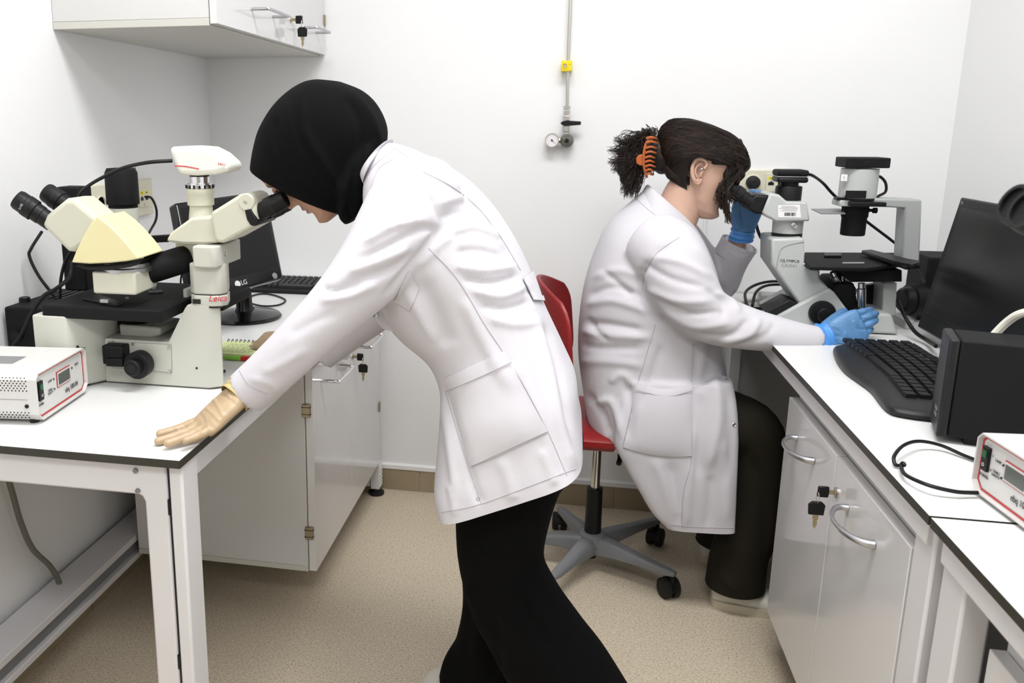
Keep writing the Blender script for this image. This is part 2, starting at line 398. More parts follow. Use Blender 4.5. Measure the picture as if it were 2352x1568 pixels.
MB().box(.525, .544, .70, 1.033, .13, .63).build('door', 'gloss', t, bevel=.0012)
MB().box(.525, .544, .362, .697, .13, .63).build('door', 'gloss', t, bevel=.0012)
# ================================================================== left bench equipment
def V(*a): return Vector(a)
# ---- inverted microscope with side observation head
yN, yC = 1.455, 1.545
mic = thing('inverted_microscope', 'large cream inverted microscope with camera and two binocular heads on left table', 'microscope', (-.80, 1.55, TZ))
body = MB()
near = [(243, 876), (480, 898), (517, 892), (512, 702), (430, 700), (424, 708), (386, 786), (240, 777)]
rs_ = []
for y_, lim in ((yN, -.668), (yN + .013, -.648), (yN + .045, -.662), (yN + .095, -.688), (yN + .145, -.725), (yN + .2, -.77)):
    rs_.append([V(min(p.x, lim if p.z < .9 or p.x > -.69 else p.x), y_, p.z) for p in [P(a_, b_, yN) for a_, b_ in near]])
body.rings(rs_)
for v_ in body.v: v_.z = max(v_.z, TZ + .0025)
base = body.build('base', 'leica', mic, bevel=.006)
# left wing with a slanted inner face
a = P(166, 895, 1.40); zt = P(140, 722, 1.40).z
b = P(244, 876, yN)
MB().ext([V(-1.005, 1.395, TZ + .004), V(a.x, 1.395, TZ + .004), V(b.x, yN, TZ + .004), V(b.x, yN + .2, TZ + .004), V(-1.005, yN + .2, TZ + .004)], V(0, 0, zt - TZ - .006)).build('wing', 'leica', base, bevel=.004)
MB().box(-.99, -.92, 1.41, yN + .19, TZ, TZ + .005).box(-.89, -.69, yN + .012, yN + .12, TZ, TZ + .005).build('foot_pad', 'black', mic)
def on(px, py, y=yN): return P(px, py, y)
# focus panel, screws, knob, shutter box
pl = [(247, 783), (393, 791), (395, 856), (259, 844)]
MB().ext([on(*q, yN - .0012) for q in pl], V(0, .001, 0)).build('focus_panel', 'leica', base)
mb = MB()
for i in range(4):
    p, q = on(*pl[i], yN - .0014), on(*pl[(i + 1) % 4], yN - .0014)
    mb.cyl(p, q, .0004, n=5)
mb.build('panel_seam', 'inkgrey', base)
for q in ((306, 789), (388, 797), (262, 839), (390, 852), (259, 785)):
    p = on(*q, yN - .001); MB().cyl(p, p - V(0, .003, 0), .0032, .003, 12).build('screw', 'steel', base)
k = on(333, 829); kn = MB().lathe(k, k - V(0, 1, 0), [(0, .018), (.012, .018), (.013, .0265), (.034, .027), (.036, .025), (.037, .017), (.052, .0165), (.054, .014)], 32).build('focus_knob', 'black', mic)
MB().cyl(k - V(0, .054, 0), k - V(0, .0546, 0), .009, n=16).build('knob_cap', 'darkgrey', kn)
sb = on(276, 806); MB().box(sb.x - .022, sb.x + .022, yN - .03, yN, sb.z - .020, sb.z + .018).build('filter_slot', 'black', mic, bevel=.003)
MB().box(sb.x - .012, sb.x + .024, yN - .036, yN - .002, sb.z - .022, sb.z - .006).build('slot_flap', 'black', mic, bevel=.002)
for q in ((178, 796), (452, 845)): p = on(*q, 1.41 if q[0] < 200 else yN); MB().cyl(p + V(0, .002, 0), p - V(0, .001, 0), .0022, n=10).build('socket_hole', 'black', base)
text('LAMP', .007, on(186, 800, 1.408), (1, .35, 0), (0, 0, 1), 'ink', base)
# nosepiece housing visible under the stage
hz = on(320, 778).z
MB().ext([on(272, 745, 1.49), on(368, 752, 1.49), on(370, 770, 1.49), on(322, 782, 1.49), on(276, 775, 1.49)], V(0, .09, 0)).build('turret_housing', 'leica', mic, bevel=.004)
MB().lathe(on(312, 742, 1.53) - V(0, 0, .006), on(312, 742, 1.53) + V(0, 0, .5), [(0, .034), (.01, .036), (.016, .032)], 28).build('turret', 'blackmatte', mic)
for dx in (-.018, .004, .024):
    p = on(318, 738, 1.53) + V(dx, 0, -.002); MB().lathe(p, p + V(dx * .4, 0, 1), [(0, .010), (.02, .010), (.024, .007), (.034, .006)], 16).build('objective', 'steel', mic)
MB().box(on(383, 0, 1.5).x - .002, on(400, 740, 1.5).x + .012, 1.52, 1.60, hz - .005, hz + .09).build('inner_post', 'leica', mic, bevel=.003)
# stage
zs0, zs1 = .893, .918
p0, p1 = PZ(103, 697, zs1), PZ(358, 716, zs1)
ys = (p0.y + p1.y) / 2
st = MB().ext([V(p0.x, ys, zs0), V(p0.x, ys, zs1), V(p1.x + .003, ys, zs1), V(p1.x + .003, ys, zs0)], V(0, .27, 0)).build('stage', 'blackmatte', mic, bevel=.004)
MB().box(-.66 - .08, -.665, 1.52, ys + .27, zs0, zs1 - .001).build('stage_bracket', 'blackmatte', mic, bevel=.003)
q = PZ(240, 694, zs1); MB().ext([PZ(190, 690, zs1), PZ(215, 676, zs1), PZ(282, 700, zs1), PZ(270, 706, zs1)], V(0, 0, .005)).build('slide_clip', 'black', st, bevel=.001)
q = PZ(243, 694, zs1 + .005); MB().box(q.x - .010, q.x + .008, q.y - .005, q.y + .005, zs1 + .004, zs1 + .011).build('clip_block', 'satin', st, bevel=.001)
MB().ext([PZ(340, 670, zs1), PZ(372, 668, zs1), PZ(374, 674, zs1), PZ(342, 676, zs1)], V(0, 0, .003)).build('slide_clip', 'black', st)
for q in ((292, 686), (354, 664), (152, 694), (395, 692)):
    p = PZ(*q, zs1); MB().cyl(p, p + V(0, 0, .003 if q[0] in (292, 354) else .0004), .004 if q[0] in (292, 354) else .003, n=12).build('stage_screw', 'satin' if q[0] in (292, 354) else 'black', st)
# column on the right
cx0, cx1 = P(430, 660, yN).x, P(512, 660, yN).x
def col(z0, z1, g=0, name='column', m='leica', bev=.012):
    x0, x1, ya, yb = cx0 - g, cx1 + g, yN - g, yN + .11 + g; c = .014
    return MB().ext([V(x0 + c, ya, z0), V(x1 - .022, ya, z0), V(x1 - .007, ya + .006, z0), V(x1, ya + .02, z0), V(x1 - .012, ya + .06, z0), V(x1 - .04, yb, z0), V(x0 + c, yb, z0), V(x0, yb - c, z0), V(x0, ya + c, z0)], V(0, 0, z1 - z0)).build(name, m, mic, bevel=.003)
zb = P(470, 704, yN).z; zl = P(470, 678, yN).z; zt = P(470, 612, yN).z
col(zb - .003, zb, -.001, 'column_joint', 'black'); band = col(zb, zl, 0, 'column_band'); col(zl, zl + .001, -.001, 'column_joint', 'black'); col(zl + .001, zt + .004, 0)
p = P(452, 692, yN); MB().box(p.x - .008, p.x + .008, yN - .0012, yN, p.z - .0045, p.z + .0045).build('display', 'blackgloss', band)
text('Leica', .017, P(499, 685, yN + .004) + V(.001, -.0015, 0), (.90, .45, 0), (0, 0, 1), 'redink', band, shear=.3, name='brand_lettering')
# bracket with ring foot under the head
zA, zB = P(480, 613, yN).z, P(480, 564, yN).z
br = MB().ext([V(cx0 + .016, yN + .045, zA), V(cx0 + .02, yN - .012, zA), V(cx1 - .022, yN - .014, zA), V(cx1 - .008, yN - .008, zA), V(cx1 - .004, yN + .0, zA), V(cx1 - .004, yN + .105, zA), V(cx0 - .045, yN + .12, zA), V(cx0 - .045, yN + .05, zA)], V(0, 0, zB - zA)).build('bracket', 'leica', mic, bevel=.003)
p = P(513, 588, yN); MB().lathe(V(cx1 - .005, yN + .03, p.z), V(cx1 + .1, yN + .03, p.z), [(0, .007), (.0015, .007), (.0016, .004), (.003, .004)], 14).build('clamp_screw', 'steel', br)
xb1_ = P(311, 650, 1.40).x
# discussion tube from the bracket towards the camera
tb1 = V(xb1_ - .015, 1.474, P(345, 622, 1.474).z); tb0 = P(420, 596, yN + .052)
MB().lathe(tb0, tb1, [(-.02, .0), (-.018, .02), (-.01, .0262), (0, .027), ((tb1 - tb0).length, .027)], 32).build('discussion_tube', 'blackmatte', mic, bevel=.004)
# side head: white box, disc, yellowed roof, second binocular
yS = 1.40
zbx0, zbx1 = P(260, 676, yS).z, P(260, 625, yS).z
xb0, xb1 = P(212, 650, yS).x, P(311, 650, yS).x
bx = MB().box(xb0, xb1, yS, yS + .085, zbx0, zbx1).build('side_head_box', 'leicacream', mic, bevel=.004)
MB().box(xb1 - .012, xb1 - .001, yS + .05, yS + .085, zbx1 - .001, zbx1 + .010).build('box_tab', 'leicacream', bx, bevel=.001)
dc = V(xb0 + (xb1 - xb0) * .55, yS + .045, zbx1)
MB().lathe(dc - V(0, 0, .004), dc + V(0, 0, 1), [(0, .046), (.008, .046), (.010, .042), (.016, .042)], 36).build('rotating_disc', 'satin', mic)
dome = [(163, 603), (174, 576), (189, 544), (205, 517), (222, 495), (248, 514), (272, 537), (296, 564), (319, 594), (290, 600), (250, 604), (205, 606)]
yo = yS - .012
MB().ext([P(x, y + 7, yo + .004) for x, y in [(170, 604), (205, 606), (250, 604), (290, 600), (312, 593), (300, 606), (250, 614), (200, 614)]], V(0, .09, 0)).build('gasket', 'black', mic, bevel=.002)
roof = MB(); roof.ext([P(x, y, yo) for x, y in dome], V(0, .098, 0)); roof.build('yellowed_hood', 'yellowed', mic, bevel=.003, label='yellowed cream plastic hood of the side head')
# second binocular, pointing left
bn = MB(); bn.ext([P(x, y, yS + .0) for x, y in [(92, 516), (106, 492), (150, 456), (170, 456), (236, 512), (200, 560), (168, 580), (154, 578)]], V(0, .075, 0)); b2 = bn.build('binocular_body', 'leicacream', mic, bevel=.010, seg=3)
mb = MB()
for p, q in (((112, 488), (215, 560)),):
    pass
def eyepiece(a, b, r, parent, s=1):
    a, b = Vector(a), Vector(b); L = (b - a).length
    e = MB().lathe(a, b, [(0, r * .86), (L * .30, r * .86), (L * .31, r * .92), (L * .48, r * .92), (L * .50, r * 1.06), (L * .74, r * 1.06), (L * .76, r), (L * .93, r), (L, r * .9), (L, r * .72), (L * .97, r * .7), (L * .95, .001)], 28).build('eyepiece', 'black', parent)
    d = (b - a) / L
    MB().lathe(a + d * L * .615, b, [(0, r * 1.064), (.001, r * 1.07), (.004, r * 1.07), (.005, r * 1.064)], 28).build('knurled_ring', 'rubber', e)
    MB().cyl(a + d * L * .945, a + d * L * .95, r * .68, n=20).build('lens', 'blackgloss', e)
    return e
e1 = eyepiece(P(120, 512, yS + .02), P(38, 456, yS + .005), .0195, mic)
e2 = eyepiece(P(172, 486, yS + .068), P(105, 440, yS + .065), .0195, mic)
text('L=25', .006, P(48, 474, yS - .016) , (.55, 0, .8), (-.8, -.3, .55), 'whiteink', e1)
# main trinocular head
tri = MB().ext([P(x, y, yN + .012) for x, y in [(383, 556), (383, 548), (391, 534), (438, 500), (487, 496), (497, 500), (512, 556), (470, 562), (420, 561)]], V(0, .085, 0)).build('head_base', 'leicacream', mic, bevel=.007, seg=3)
sm = [P(x, y, yN + .0114) for x, y in [(384, 552), (430, 556), (490, 557)]]; MB().tube(sm, .0005, 5, sub=3).build('head_seam', 'inkgrey', tri)
bn = MB().ext([P(x, y, yN + .004) for x, y in [(482, 488), (494, 481), (550, 446), (562, 444), (573, 452), (586, 470), (591, 503), (583, 520), (512, 560), (497, 556), (490, 545)]], V(0, .10, 0)).build('binocular_body', 'leicacream', mic, bevel=.011, seg=3)
c = P(566, 464, yN + .004); MB().lathe(c + V(0, .004, 0), c - V(0, .003, 0), [(0, .016), (.004, .016), (.006, .014)], 24).build('pivot_cap', 'leicacream', bn)
text('O|I', .006, c - V(0, .0065, 0), (1, 0, -.5), (.5, 0, 1), 'ink', bn)
MB().ext([P(x, y, yN + .002) for x, y in [(560, 482), (566, 474), (574, 474), (588, 500), (593, 514), (586, 520), (574, 518), (566, 505)]], V(0, .104, 0)).build('eyepiece_plate', 'black', bn, bevel=.004)
for dy, (a, b) in ((.026, ((574, 498), (656, 456))), (.084, ((584, 500), (664, 462)))):
    A, B = P(*a, yN + dy), P(*b, yN + dy)
    eyepiece(A, B, .0175, mic)
# phototube, chrome mount and beige camera
pc = P(462, 480, yN + .055)
zz = lambda py: P(462, py, yN + .055).z
MB().lathe(pc, pc + V(0, 0, 1), [(-.025, .025), (0, .022), (zz(472) - pc.z, .0215), (zz(470) - pc.z, .0255), (zz(446) - pc.z, .0255), (zz(444) - pc.z, .0265), (zz(433) - pc.z, .0265), (zz(431) - pc.z, .024)], 32).build('phototube', 'leicacream', mic)
z0 = pc.z
ch = MB().lathe(pc, pc + V(0, 0, 1), [(zz(431) - z0, .026), (zz(424) - z0, .026), (zz(423) - z0, .0225), (zz(420) - z0, .0225), (zz(419) - z0, .0185), (zz(405) - z0, .0185)], 32).build('chrome_mount', 'chrome', mic)
for k in range(16):
    an = k * PI / 8; d = V(math.cos(an), math.sin(an), 0); MB().obox(pc + d * .0262 + V(0, 0, zz(427.5) - z0), d * .0012, V(-d.y, d.x, 0) * .0018, V(0, 0, .003)).build('knurl', 'black', ch)
MB().lathe(pc + V(0, 0, zz(406) - z0), pc + V(0, 0, 1), [(0, .0185), (.006, .0185)], 28).build('mount_collar', 'black', mic)
yc = yN + .025
cp = [(385, 337), (430, 335), (470, 338), (498, 352), (518, 370), (530, 383), (521, 394), (494, 401), (448, 404), (412, 402), (404, 390), (393, 360)]
cam_o = MB().ext([P(x, y, yc) for x, y in cp], V(0, .072, 0)).build('microscope_camera', 'camwhite', mic, bevel=.010, seg=3)
MB().tube([P(x, y, yc - .0002) for x, y in [(401, 381), (425, 382), (457, 388)]], .0011, 6, sub=4).build('red_stripe', 'redink', cam_o)
text('Leica', .0075, P(509, 376, yc - .0002), (1, 0, -.1), (.1, 0, 1), 'redink', cam_o, shear=.25, name='brand_lettering')
# transmitted light arm and lamp behind
lp = P(283, 470, 1.62)
MB().lathe(lp, lp + V(0, 0, 1), [(-.16, .030), (.0, .030), (.001, .032), (P(0, 481, 1.62).z * 0 + .002, .034), (.066, .0335), (.074, .030), (.075, .02)], 32).build('lamp_housing', 'blackmatte', mic)
MB().lathe(lp - V(0, 0, .1), lp + V(0, 0, 1), [(0, .030), (.085, .0305), (.094, .0305)], 32).build('lamp_collar', 'leica', mic)
for k in range(7): MB().box(lp.x - .022 + k * .007, lp.x - .0185 + k * .007, lp.y - .02, lp.y + .02, lp.z + .0745, lp.z + .0765).build('vent_rib', 'black', mic)
MB().box(P(152, 560, 1.64).x, P(203, 560, 1.64).x, 1.62, 1.67, TZ + .15, P(170, 428, 1.64).z).build('illumination_column', 'blackmatte', mic, bevel=.004)
MB().ext([P(300, 545, 1.66), P(388, 540, 1.66), P(388, 556, 1.66), P(300, 560, 1.66)], V(0, .02, 0)).build('arm_plate', 'blackmatte', mic, bevel=.002)
# ---- fluorescence lamp housing behind, on the left
t = thing('lamp_housing', 'black metal lamp housing beside the left microscope against the wall', 'lamp housing', (-1.12, 1.66, TZ))
MB().box(-1.19, -1.045, 1.56, 1.78, TZ + .012, P(60, 702, 1.58).z).build('housing', 'blackmatte', t, bevel=.005)
MB().box(-1.18, -1.055, 1.57, 1.77, TZ, TZ + .013).build('foot', 'black', t)
k = P(58, 700, 1.62); MB().lathe(k, k + V(0, 0, 1), [(0, .013), (.016, .012), (.018, .010)], 20).build('top_knob', 'black', t)
MB().box(-1.046, -1.01, 1.57, 1.66, TZ + .01, TZ + .14).build('lamp_flange', 'blackmatte', t, bevel=.004)
MB().lathe((-1.16, 1.56, TZ + .06), (-1.16, 1.5, TZ + .06), [(0, .012), (.012, .012)], 18).build('adjuster', 'black', t)
for k in range(6): MB().box(-1.15 + k * .016, -1.144 + k * .016, 1.66, 1.76, P(60, 702, 1.58).z, P(60, 702, 1.58).z + .002).build('vent_rib', 'black', t)

# ---- lamp power supply boxes
def power_supply(label, org, rx, ry, W, D, Hh, flip, blur=False):
    """org: front face corner on the table; rx: direction along the front panel (left to right as seen), ry: into the box."""
    rx, ry = Vector(rx).normalized(), Vector(ry).normalized(); up = V(0, 0, 1)
    t = thing('lamp_power_supply', label, 'power supply', org, 'white lamp power supplies')
    o = Vector(org) + V(0, 0, .006)
    def pt(u, v, d): return o + rx * u + up * v + ry * d
    c = .014
    outl = lambda g, d: [pt(c, g, d), pt(W - c, g, d), pt(W - g, c, d), pt(W - g, Hh - c * .7, d), pt(W - c * .7, Hh - g, d), pt(c * .7, Hh - g, d), pt(g, Hh - c * .7, d), pt(g, c, d)]
    # shell: a short hood in front of the recessed panel, then the body
    A = outl(0, 0); B = outl(.0025, 0); Cc = outl(.0025, .0062); Dd = outl(0, D)
    mb = MB(); mb.v = A + B + Cc + Dd; n = 8
    for i in range(n):
        j = (i + 1) % n
        mb.f += [(i, j, n + j, n + i), (n + i, n + j, 2 * n + j, 2 * n + i), (i, 3 * n + i, 3 * n + j, j)]; mb.m += [0] * 3
    mb.f.append(tuple(range(3 * n, 4 * n))); mb.m.append(0)
    shell = mb.build('shell', 'boxwhite', t, smooth=20)
    mb = MB(); mb.v = Cc; mb.f = [tuple(range(n))]; mb.m = [0]; pan = mb.build('front_panel', 'boxwhite', t)
    # red border line on the panel
    def inset(g):
        return [pt(c + g * .4, g, .0055), pt(W - c - g * .4, g, .0055), pt(W - g, c + g * .4, .0055), pt(W - g, Hh - c * .7 - g * .4, .0055), pt(W - c * .7 - g * .4, Hh - g, .0055), pt(c * .7 + g * .4, Hh - g, .0055), pt(g, Hh - c * .7 - g * .4, .0055), pt(g, c + g * .4, .0055)]
    I, J = inset(.0040), inset(.0072); mb = MB(); mb.v = I + J
    for i in range(8): mb.f.append((i, (i + 1) % 8, 8 + (i + 1) % 8, 8 + i)); mb.m.append(0)
    mb.build('red_border', 'red', pan)
    def rect(u, v, w, h, d, name, m, par=pan, th=.0006): return MB().ext([pt(u - w / 2, v - h / 2, d), pt(u + w / 2, v - h / 2, d), pt(u + w / 2, v + h / 2, d), pt(u - w / 2, v + h / 2, d)], -ry * th).build(name, m, par)
    sw = rect(.019, Hh * .60, .014, .034, .0058, 'rocker_switch', 'black', th=.004)
    rect(.019, Hh * .68, .009, .010, .0018, 'switch_lens', 'green', sw, th=.0015)
    text('O', .007, pt(.019, Hh * .50, .0012), rx, up, 'whiteink', sw)
    uu = W * .56; vv = Hh * .60
    rect(uu, vv, .050, .029, .0054, 'lcd_border', 'red'); rect(uu, vv, .047, .026, .0047, 'lcd_mask', 'boxwhite'); rect(uu, vv, .042, .020, .004, 'lcd', 'lcd')
    text('ebq 100-04', .013, pt(W * .70, Hh * .27, .0052), rx, up, 'ink', pan, sx=.82)
    text('LAMP', .0055, pt(W * .295, Hh * .67, .0052), rx, up, 'ink', pan); text('TEMP./', .0055, pt(W * .29, Hh * .48, .0052), rx, up, 'ink', pan); text('SAFETY', .0055, pt(W * .29, Hh * .42, .0052), rx, up, 'ink', pan)
    text('POWER', .0055, pt(.019, Hh * .30, .0052), rx, up, 'ink', pan); text('RESET', .0055, pt(W * .84, Hh * .70, .0052), rx, up, 'ink', pan)
    text('I', .005, pt(.031, Hh * .70, .0052), rx, up, 'ink', pan); text('O', .005, pt(.031, Hh * .46, .0052), rx, up, 'ink', pan)
    for u, v in ((W * .37, Hh * .665), (W * .37, Hh * .45), (W * .74, Hh * .67)): MB().cyl(pt(u, v, .0056), pt(u, v, .0045), .0018, n=10).build('indicator', 'ink', pan)
    for u, d in ((W * .25, .05), (W * .78, .05), (W * .25, .16), (W * .78, .16)): p = pt(u, Hh - .0001, d); MB().lathe(p - V(0, 0, .003), p + V(0, 0, 1), [(0, .010), (.003, .010), (.0045, .007), (.0048, .001)], 20).build('top_dimple', 'boxwhite', shell)
    for u, d in ((.02, .02), (W - .02, .02), (.02, D - .02), (W - .02, D - .02)): p = pt(u, -.006, d); MB().cyl(p, p + V(0, 0, .007), .008, n=14).build('rubber_foot', 'rubber', t)
    # perforated side: rows of vent holes on the flank seen from the aisle
    side = 0 if flip else W; sg = -1 if flip else 1
    mb = MB()
    for rows, v0 in ((6, Hh * .66), (3, Hh * .10)):
        for r_ in range(rows):
            for k in range(22):
                d = .018 + k * .0065 + (r_ % 2) * .00325; v = v0 + r_ * .0043
                p = pt(side - sg * .0006, v, d) if v < Hh - c * .7 - .001 else pt(side - sg * (.0006 + (v - (Hh - c * .7)) * 1.0), v, d)
                mb.cyl(p, p + rx * sg * .0009, .0013, n=6)
    vh = mb.build('vent_holes', 'black', shell); vh['kind'] = 'stuff'
    p = pt(side, Hh * .34, .02); MB().cyl(p, p + rx * sg * .0015, .0035, n=12).build('side_screw', 'black', shell)
    MB().ext([pt(side + sg * .0001, Hh * .47, .018), pt(side + sg * .0001, Hh * .47 + .0008, .018), pt(side + sg * .0001, Hh * .47 + .0008, .16), pt(side + sg * .0001, Hh * .47, .16)], rx * sg * .0003).build('side_seam', 'inkgrey', shell)
    return t, pt, shell
pA, pB = PZ(92, 978, TZ), PZ(198, 905, TZ)
dirv = (pB - pA); dirv.z = 0
Wd = dirv.length; dn = dirv.normalized()
t, pt, sh = power_supply('white lamp power supply with red border on the left table edge', pA, dn, (-dn.y, dn.x, 0), Wd + .012, .24, .085, True)
MB().ext([pt(Wd * .35, .0852, .075), pt(Wd * .62, .0852, .075), pt(Wd * .62, .0852, .14), pt(Wd * .35, .0852, .14)], V(0, 0, .0004)).build('rating_label', 'satin', sh)

# ---- monitor, keyboard, notebook
mo = thing('flat_monitor', 'black desktop monitor with round foot at the back of the left table', 'monitor', (-.86, 2.08, TZ))
# panel plane: right edge measured at y 2.02, left edge further back
TRp, BRp = P(612, 437, 2.06), P(652, 640, 2.0)
TLp, BLp = P(402, 466, 1.80), P(440, 690, 1.74)
def slab(name, quad, th, m, parent, bev=.004):
    q = [Vector(v) for v in quad]; n = (q[1] - q[0]).cross(q[3] - q[0]).normalized()
    return MB().ext(q, n * th).build(name, m, parent, bevel=bev)
ctr = (TRp + BLp) / 2
u = (TRp - TLp).normalized(); hgt = (BRp - TRp)
W = (TRp - TLp).length
TLp = TRp - u * W; BLp = TLp + hgt
n = u.cross(hgt).normalized()
if n.y > 0: n = -n
bz = slab('bezel', [TLp, TRp, BRp, BLp], .03, 'blackgloss', mo, .006)
v = hgt.normalized(); Hm = hgt.length
sq = lambda a, b, d: TLp + u * (W * a) + v * (Hm * b) + n * d
bb = [x for x in bz.data.vertices]
front = max((Vector(x.co) + WOFF[mo] - TLp).dot(n) for x in bb)
MB().ext([sq(.05, .06, front - .001), sq(.95, .06, front - .001), sq(.95, .86, front - .001), sq(.05, .86, front - .001)], n * .0016).build('screen', 'screen', mo)
text('LG', .016, sq(.545, .935, front), u, -v, 'whiteink', bz, name='brand_lettering')
lgp = sq(.475, .935, front); MB().cyl(lgp, lgp + n * .0006, .0085, n=20).build('logo_disc', 'whiteink', bz)
pb = sq(.90, .945, front); MB().cyl(pb - n * .001, pb + n * .001, .008, n=18).build('power_button', 'chrome', bz)
fb = PZ(560, 722, TZ)
fx, fy = -.845, 2.07
MB().lathe((fx, fy, TZ), (fx, fy, 2), [(0, .098), (.004, .10), (.010, .095), (.016, .06), (.020, .035), (.021, .001)], 48).build('foot', 'blackgloss', mo)
mb = MB(); rs = []
for zz_, hw, hd in ((TZ + .012, .038, .022), (TZ + .03, .026, .016), (TZ + .07, .024, .014), (TZ + .14, .024, .014)):
    rs.append([V(fx, fy, zz_) + u * (hw * math.cos(a_ * PI / 12)) - V(u.y, -u.x, 0) * (hd * math.sin(a_ * PI / 12)) for a_ in range(24)])
mb.rings(rs).build('neck', 'blackgloss', mo)
# keyboard at the back
kb = thing('keyboard', 'straight black keyboard behind the monitor at the far end of left table', 'keyboard', (-.80, 2.48, TZ))
k0 = PZ(592, 668, TZ); 
kx0, kx1, ky0, ky1 = -.96, -.62, 2.40, 2.545
MB().ext([V(kx0, ky0, TZ), V(kx0, ky1, TZ), V(kx0, ky1, TZ + .028), V(kx0, ky0 + .02, TZ + .014), V(kx0, ky0, TZ + .008)], V(kx1 - kx0, 0, 0)).build('case', 'black', kb, bevel=.004)
sl = math.atan2(.014, .125)
for r_ in range(5):
    x = kx0 + .008; kw = .0185; j = 0
    while x + kw < kx1 - .004:
        w_ = kw * (1.6 if (j == 0 and r_ > 0) else 1) if r_ else kw
        if r_ == 0 and 3 < j < 10:
            if j == 4: w_ = kw * 6.2
            else: j += 1; continue
        yy = ky0 + .024 + r_ * .0225; zc_ = TZ + .014 + (yy - ky0 - .02) * math.tan(sl)
        MB().ext([V(x, yy, zc_), V(x + w_ - .0025, yy, zc_), V(x + w_ - .0035, yy + .002, zc_ + .007), V(x + .001, yy + .002, zc_ + .007)], V(0, .0185, .002)).build('key', 'darkgrey', kb)
        x += w_; j += 1
t = MB().tube([PZ(552, 690, TZ + .003), PZ(590, 676, TZ + .003), PZ(622, 676, TZ + .003), PZ(655, 688, TZ + .003), PZ(640, 700, TZ + .003), PZ(600, 702, TZ + .003), PZ(560, 690, TZ + .003), PZ(575, 684, TZ + .02)], .0026, 8).build('looped_cable', 'black')
tag(t, 'thin black cable looped on the table beside the round monitor foot', 'cable')
nb = thing('notebook', 'spiral notebook with yellow-green lined pages behind the left microscope', 'notebook', (-.73, 1.70, TZ))
n0, n1 = PZ(510, 834, TZ), PZ(600, 842, TZ); 
x0, x1, ya, yb = -.775, -.62, 1.67, 1.78
MB().box(x0, x1, ya, yb, TZ, TZ + .004).build('back_cover', 'wood', nb)
mat('paper', (.78, .86, .42), .7)
pg = MB().box(x0 + .001, x1 - .001, ya + .002, yb - .001, TZ + .004, TZ + .012).build('pages', 'paper', nb)
for k in range(9): MB().box(x0 + .006, x1 - .006, ya + .012 + k * .0105, ya + .0123 + k * .0105, TZ + .012, TZ + .0122).build('ruled_line', 'inkgrey', pg)
random.seed(3)
for k in range(7):
    xx = x0 + .02; yl = ya + .015 + k * .0105; mb = MB()
    while xx < x1 - .05 * random.random() - .03:
        l_ = random.uniform(.004, .012); mb.tube([V(xx + l_ * i / 4, yl + random.uniform(0, .004), TZ + .0123) for i in range(5)], .0003, 4, sub=2); xx += l_ + .003
    mb.build('handwriting', 'inkgrey', pg)
for k in range(17):
    xx = x0 + .008 + k * .0100; mb = MB()
    mb.tube([V(xx, yb - .004 + .006 * math.cos(a), TZ + .009 + .008 * math.sin(a)) for a in [i * PI / 5 for i in range(11)]], .0009, 6, sub=2).build('spiral_ring', 'darkgrey', nb)
pn = thing('marker_pen', 'red and green marker pen lying along the notebook edge', 'pen', (-.70, 1.662, TZ))
MB().lathe((-.78, 1.662, TZ + .0055), (-.6, 1.662, TZ + .0055), [(.09, .0055), (.155, .0055), (.156, .004)], 14).build('barrel', 'red', pn)
MB().lathe((-.78, 1.662, TZ + .0055), (-.6, 1.662, TZ + .0055), [(.045, .002), (.06, .005), (.09, .0055)], 14).build('cap', 'lime', pn)

# ---- wall outlets on the left wall, and cables
def outlet_strip(t, o, r, up, n, L, Hh, spec):
    o, r, up, n = map(Vector, (o, r, up, n))
    pl_ = MB().ext([o, o + r * L, o + r * L + up * Hh, o + up * Hh], n * .014).build('cover_plate', 'beige', t, bevel=.003)
    for kind, a in spec:
        c = o + r * a + up * (Hh * .5) + n * .014
        if kind == 'socket' or kind == 'plug':
            MB().lathe(c, c + n, [(0, .023), (.003, .023), (.004, .020), (-.006, .019), (-.0061, .001)], 28).build('socket', 'beige', t)
            if kind == 'plug': MB().lathe(c, c + n, [(-.004, .0185), (.022, .0185), (.026, .012), (.03, .008)], 24).build('plug', 'rubber', t)
        else:
            MB().ext([c - r * .028 - up * .027, c + r * .028 - up * .027, c + r * .028 + up * .027, c - r * .028 + up * .027], n * .003).build('data_frame', 'beige', t, bevel=.001)
            for s in (-1, 1):
                d = c + r * (.0135 * s) + n * .003
                lb = MB().ext([d - r * .009 + up * .008, d + r * .009 + up * .008, d + r * .009 + up * .018, d - r * .009 + up * .018], n * .0006).build('yellow_tag', 'yellowlabel', t)
                text('00-%02d' % (17 if s < 0 else 18), .0045, d + up * .013 + n * .0007, r, up, 'ink', lb)
                MB().ext([d - r * .008 - up * .008, d + r * .008 - up * .008, d + r * .008 + up * .001, d + r * .003 + up * .001, d + r * .003 + up * .004, d - r * .003 + up * .004, d - r * .003 + up * .001, d - r * .008 + up * .001], n * .0005).build('data_port', 'black', t)
            q = c - up * .020 + n * .003; MB().cyl(q, q + n * .001, .003, n=10).build('screw', 'steel', t)
    return pl_
t = thing('wall_outlet', 'beige outlet strip with socket and data ports on the left wall', 'outlet', (XL, 2.09, .99))
oA, oB = PXX(198, 512, XL), PXX(343, 482, XL)
outlet_strip(t, (XL, oA.y, oB.z - .01), (0, 1, 0), (0, 0, 1), (1, 0, 0), oB.y - oA.y, .102, [('socket', .05), ('socket', .13), ('data', .275)])
t = MB().tube([PXX(333, 452, XL + .03), PXX(348, 455, XL + .05), PXX(359, 480, XL + .05), PXX(358, 505, XL + .05), PXX(345, 530, XL + .06), PXX(330, 560, XL + .1)], .0035, 8).build('data_cable', 'black')
tag(t, 'black data cable curving down from the left wall outlet', 'cable')
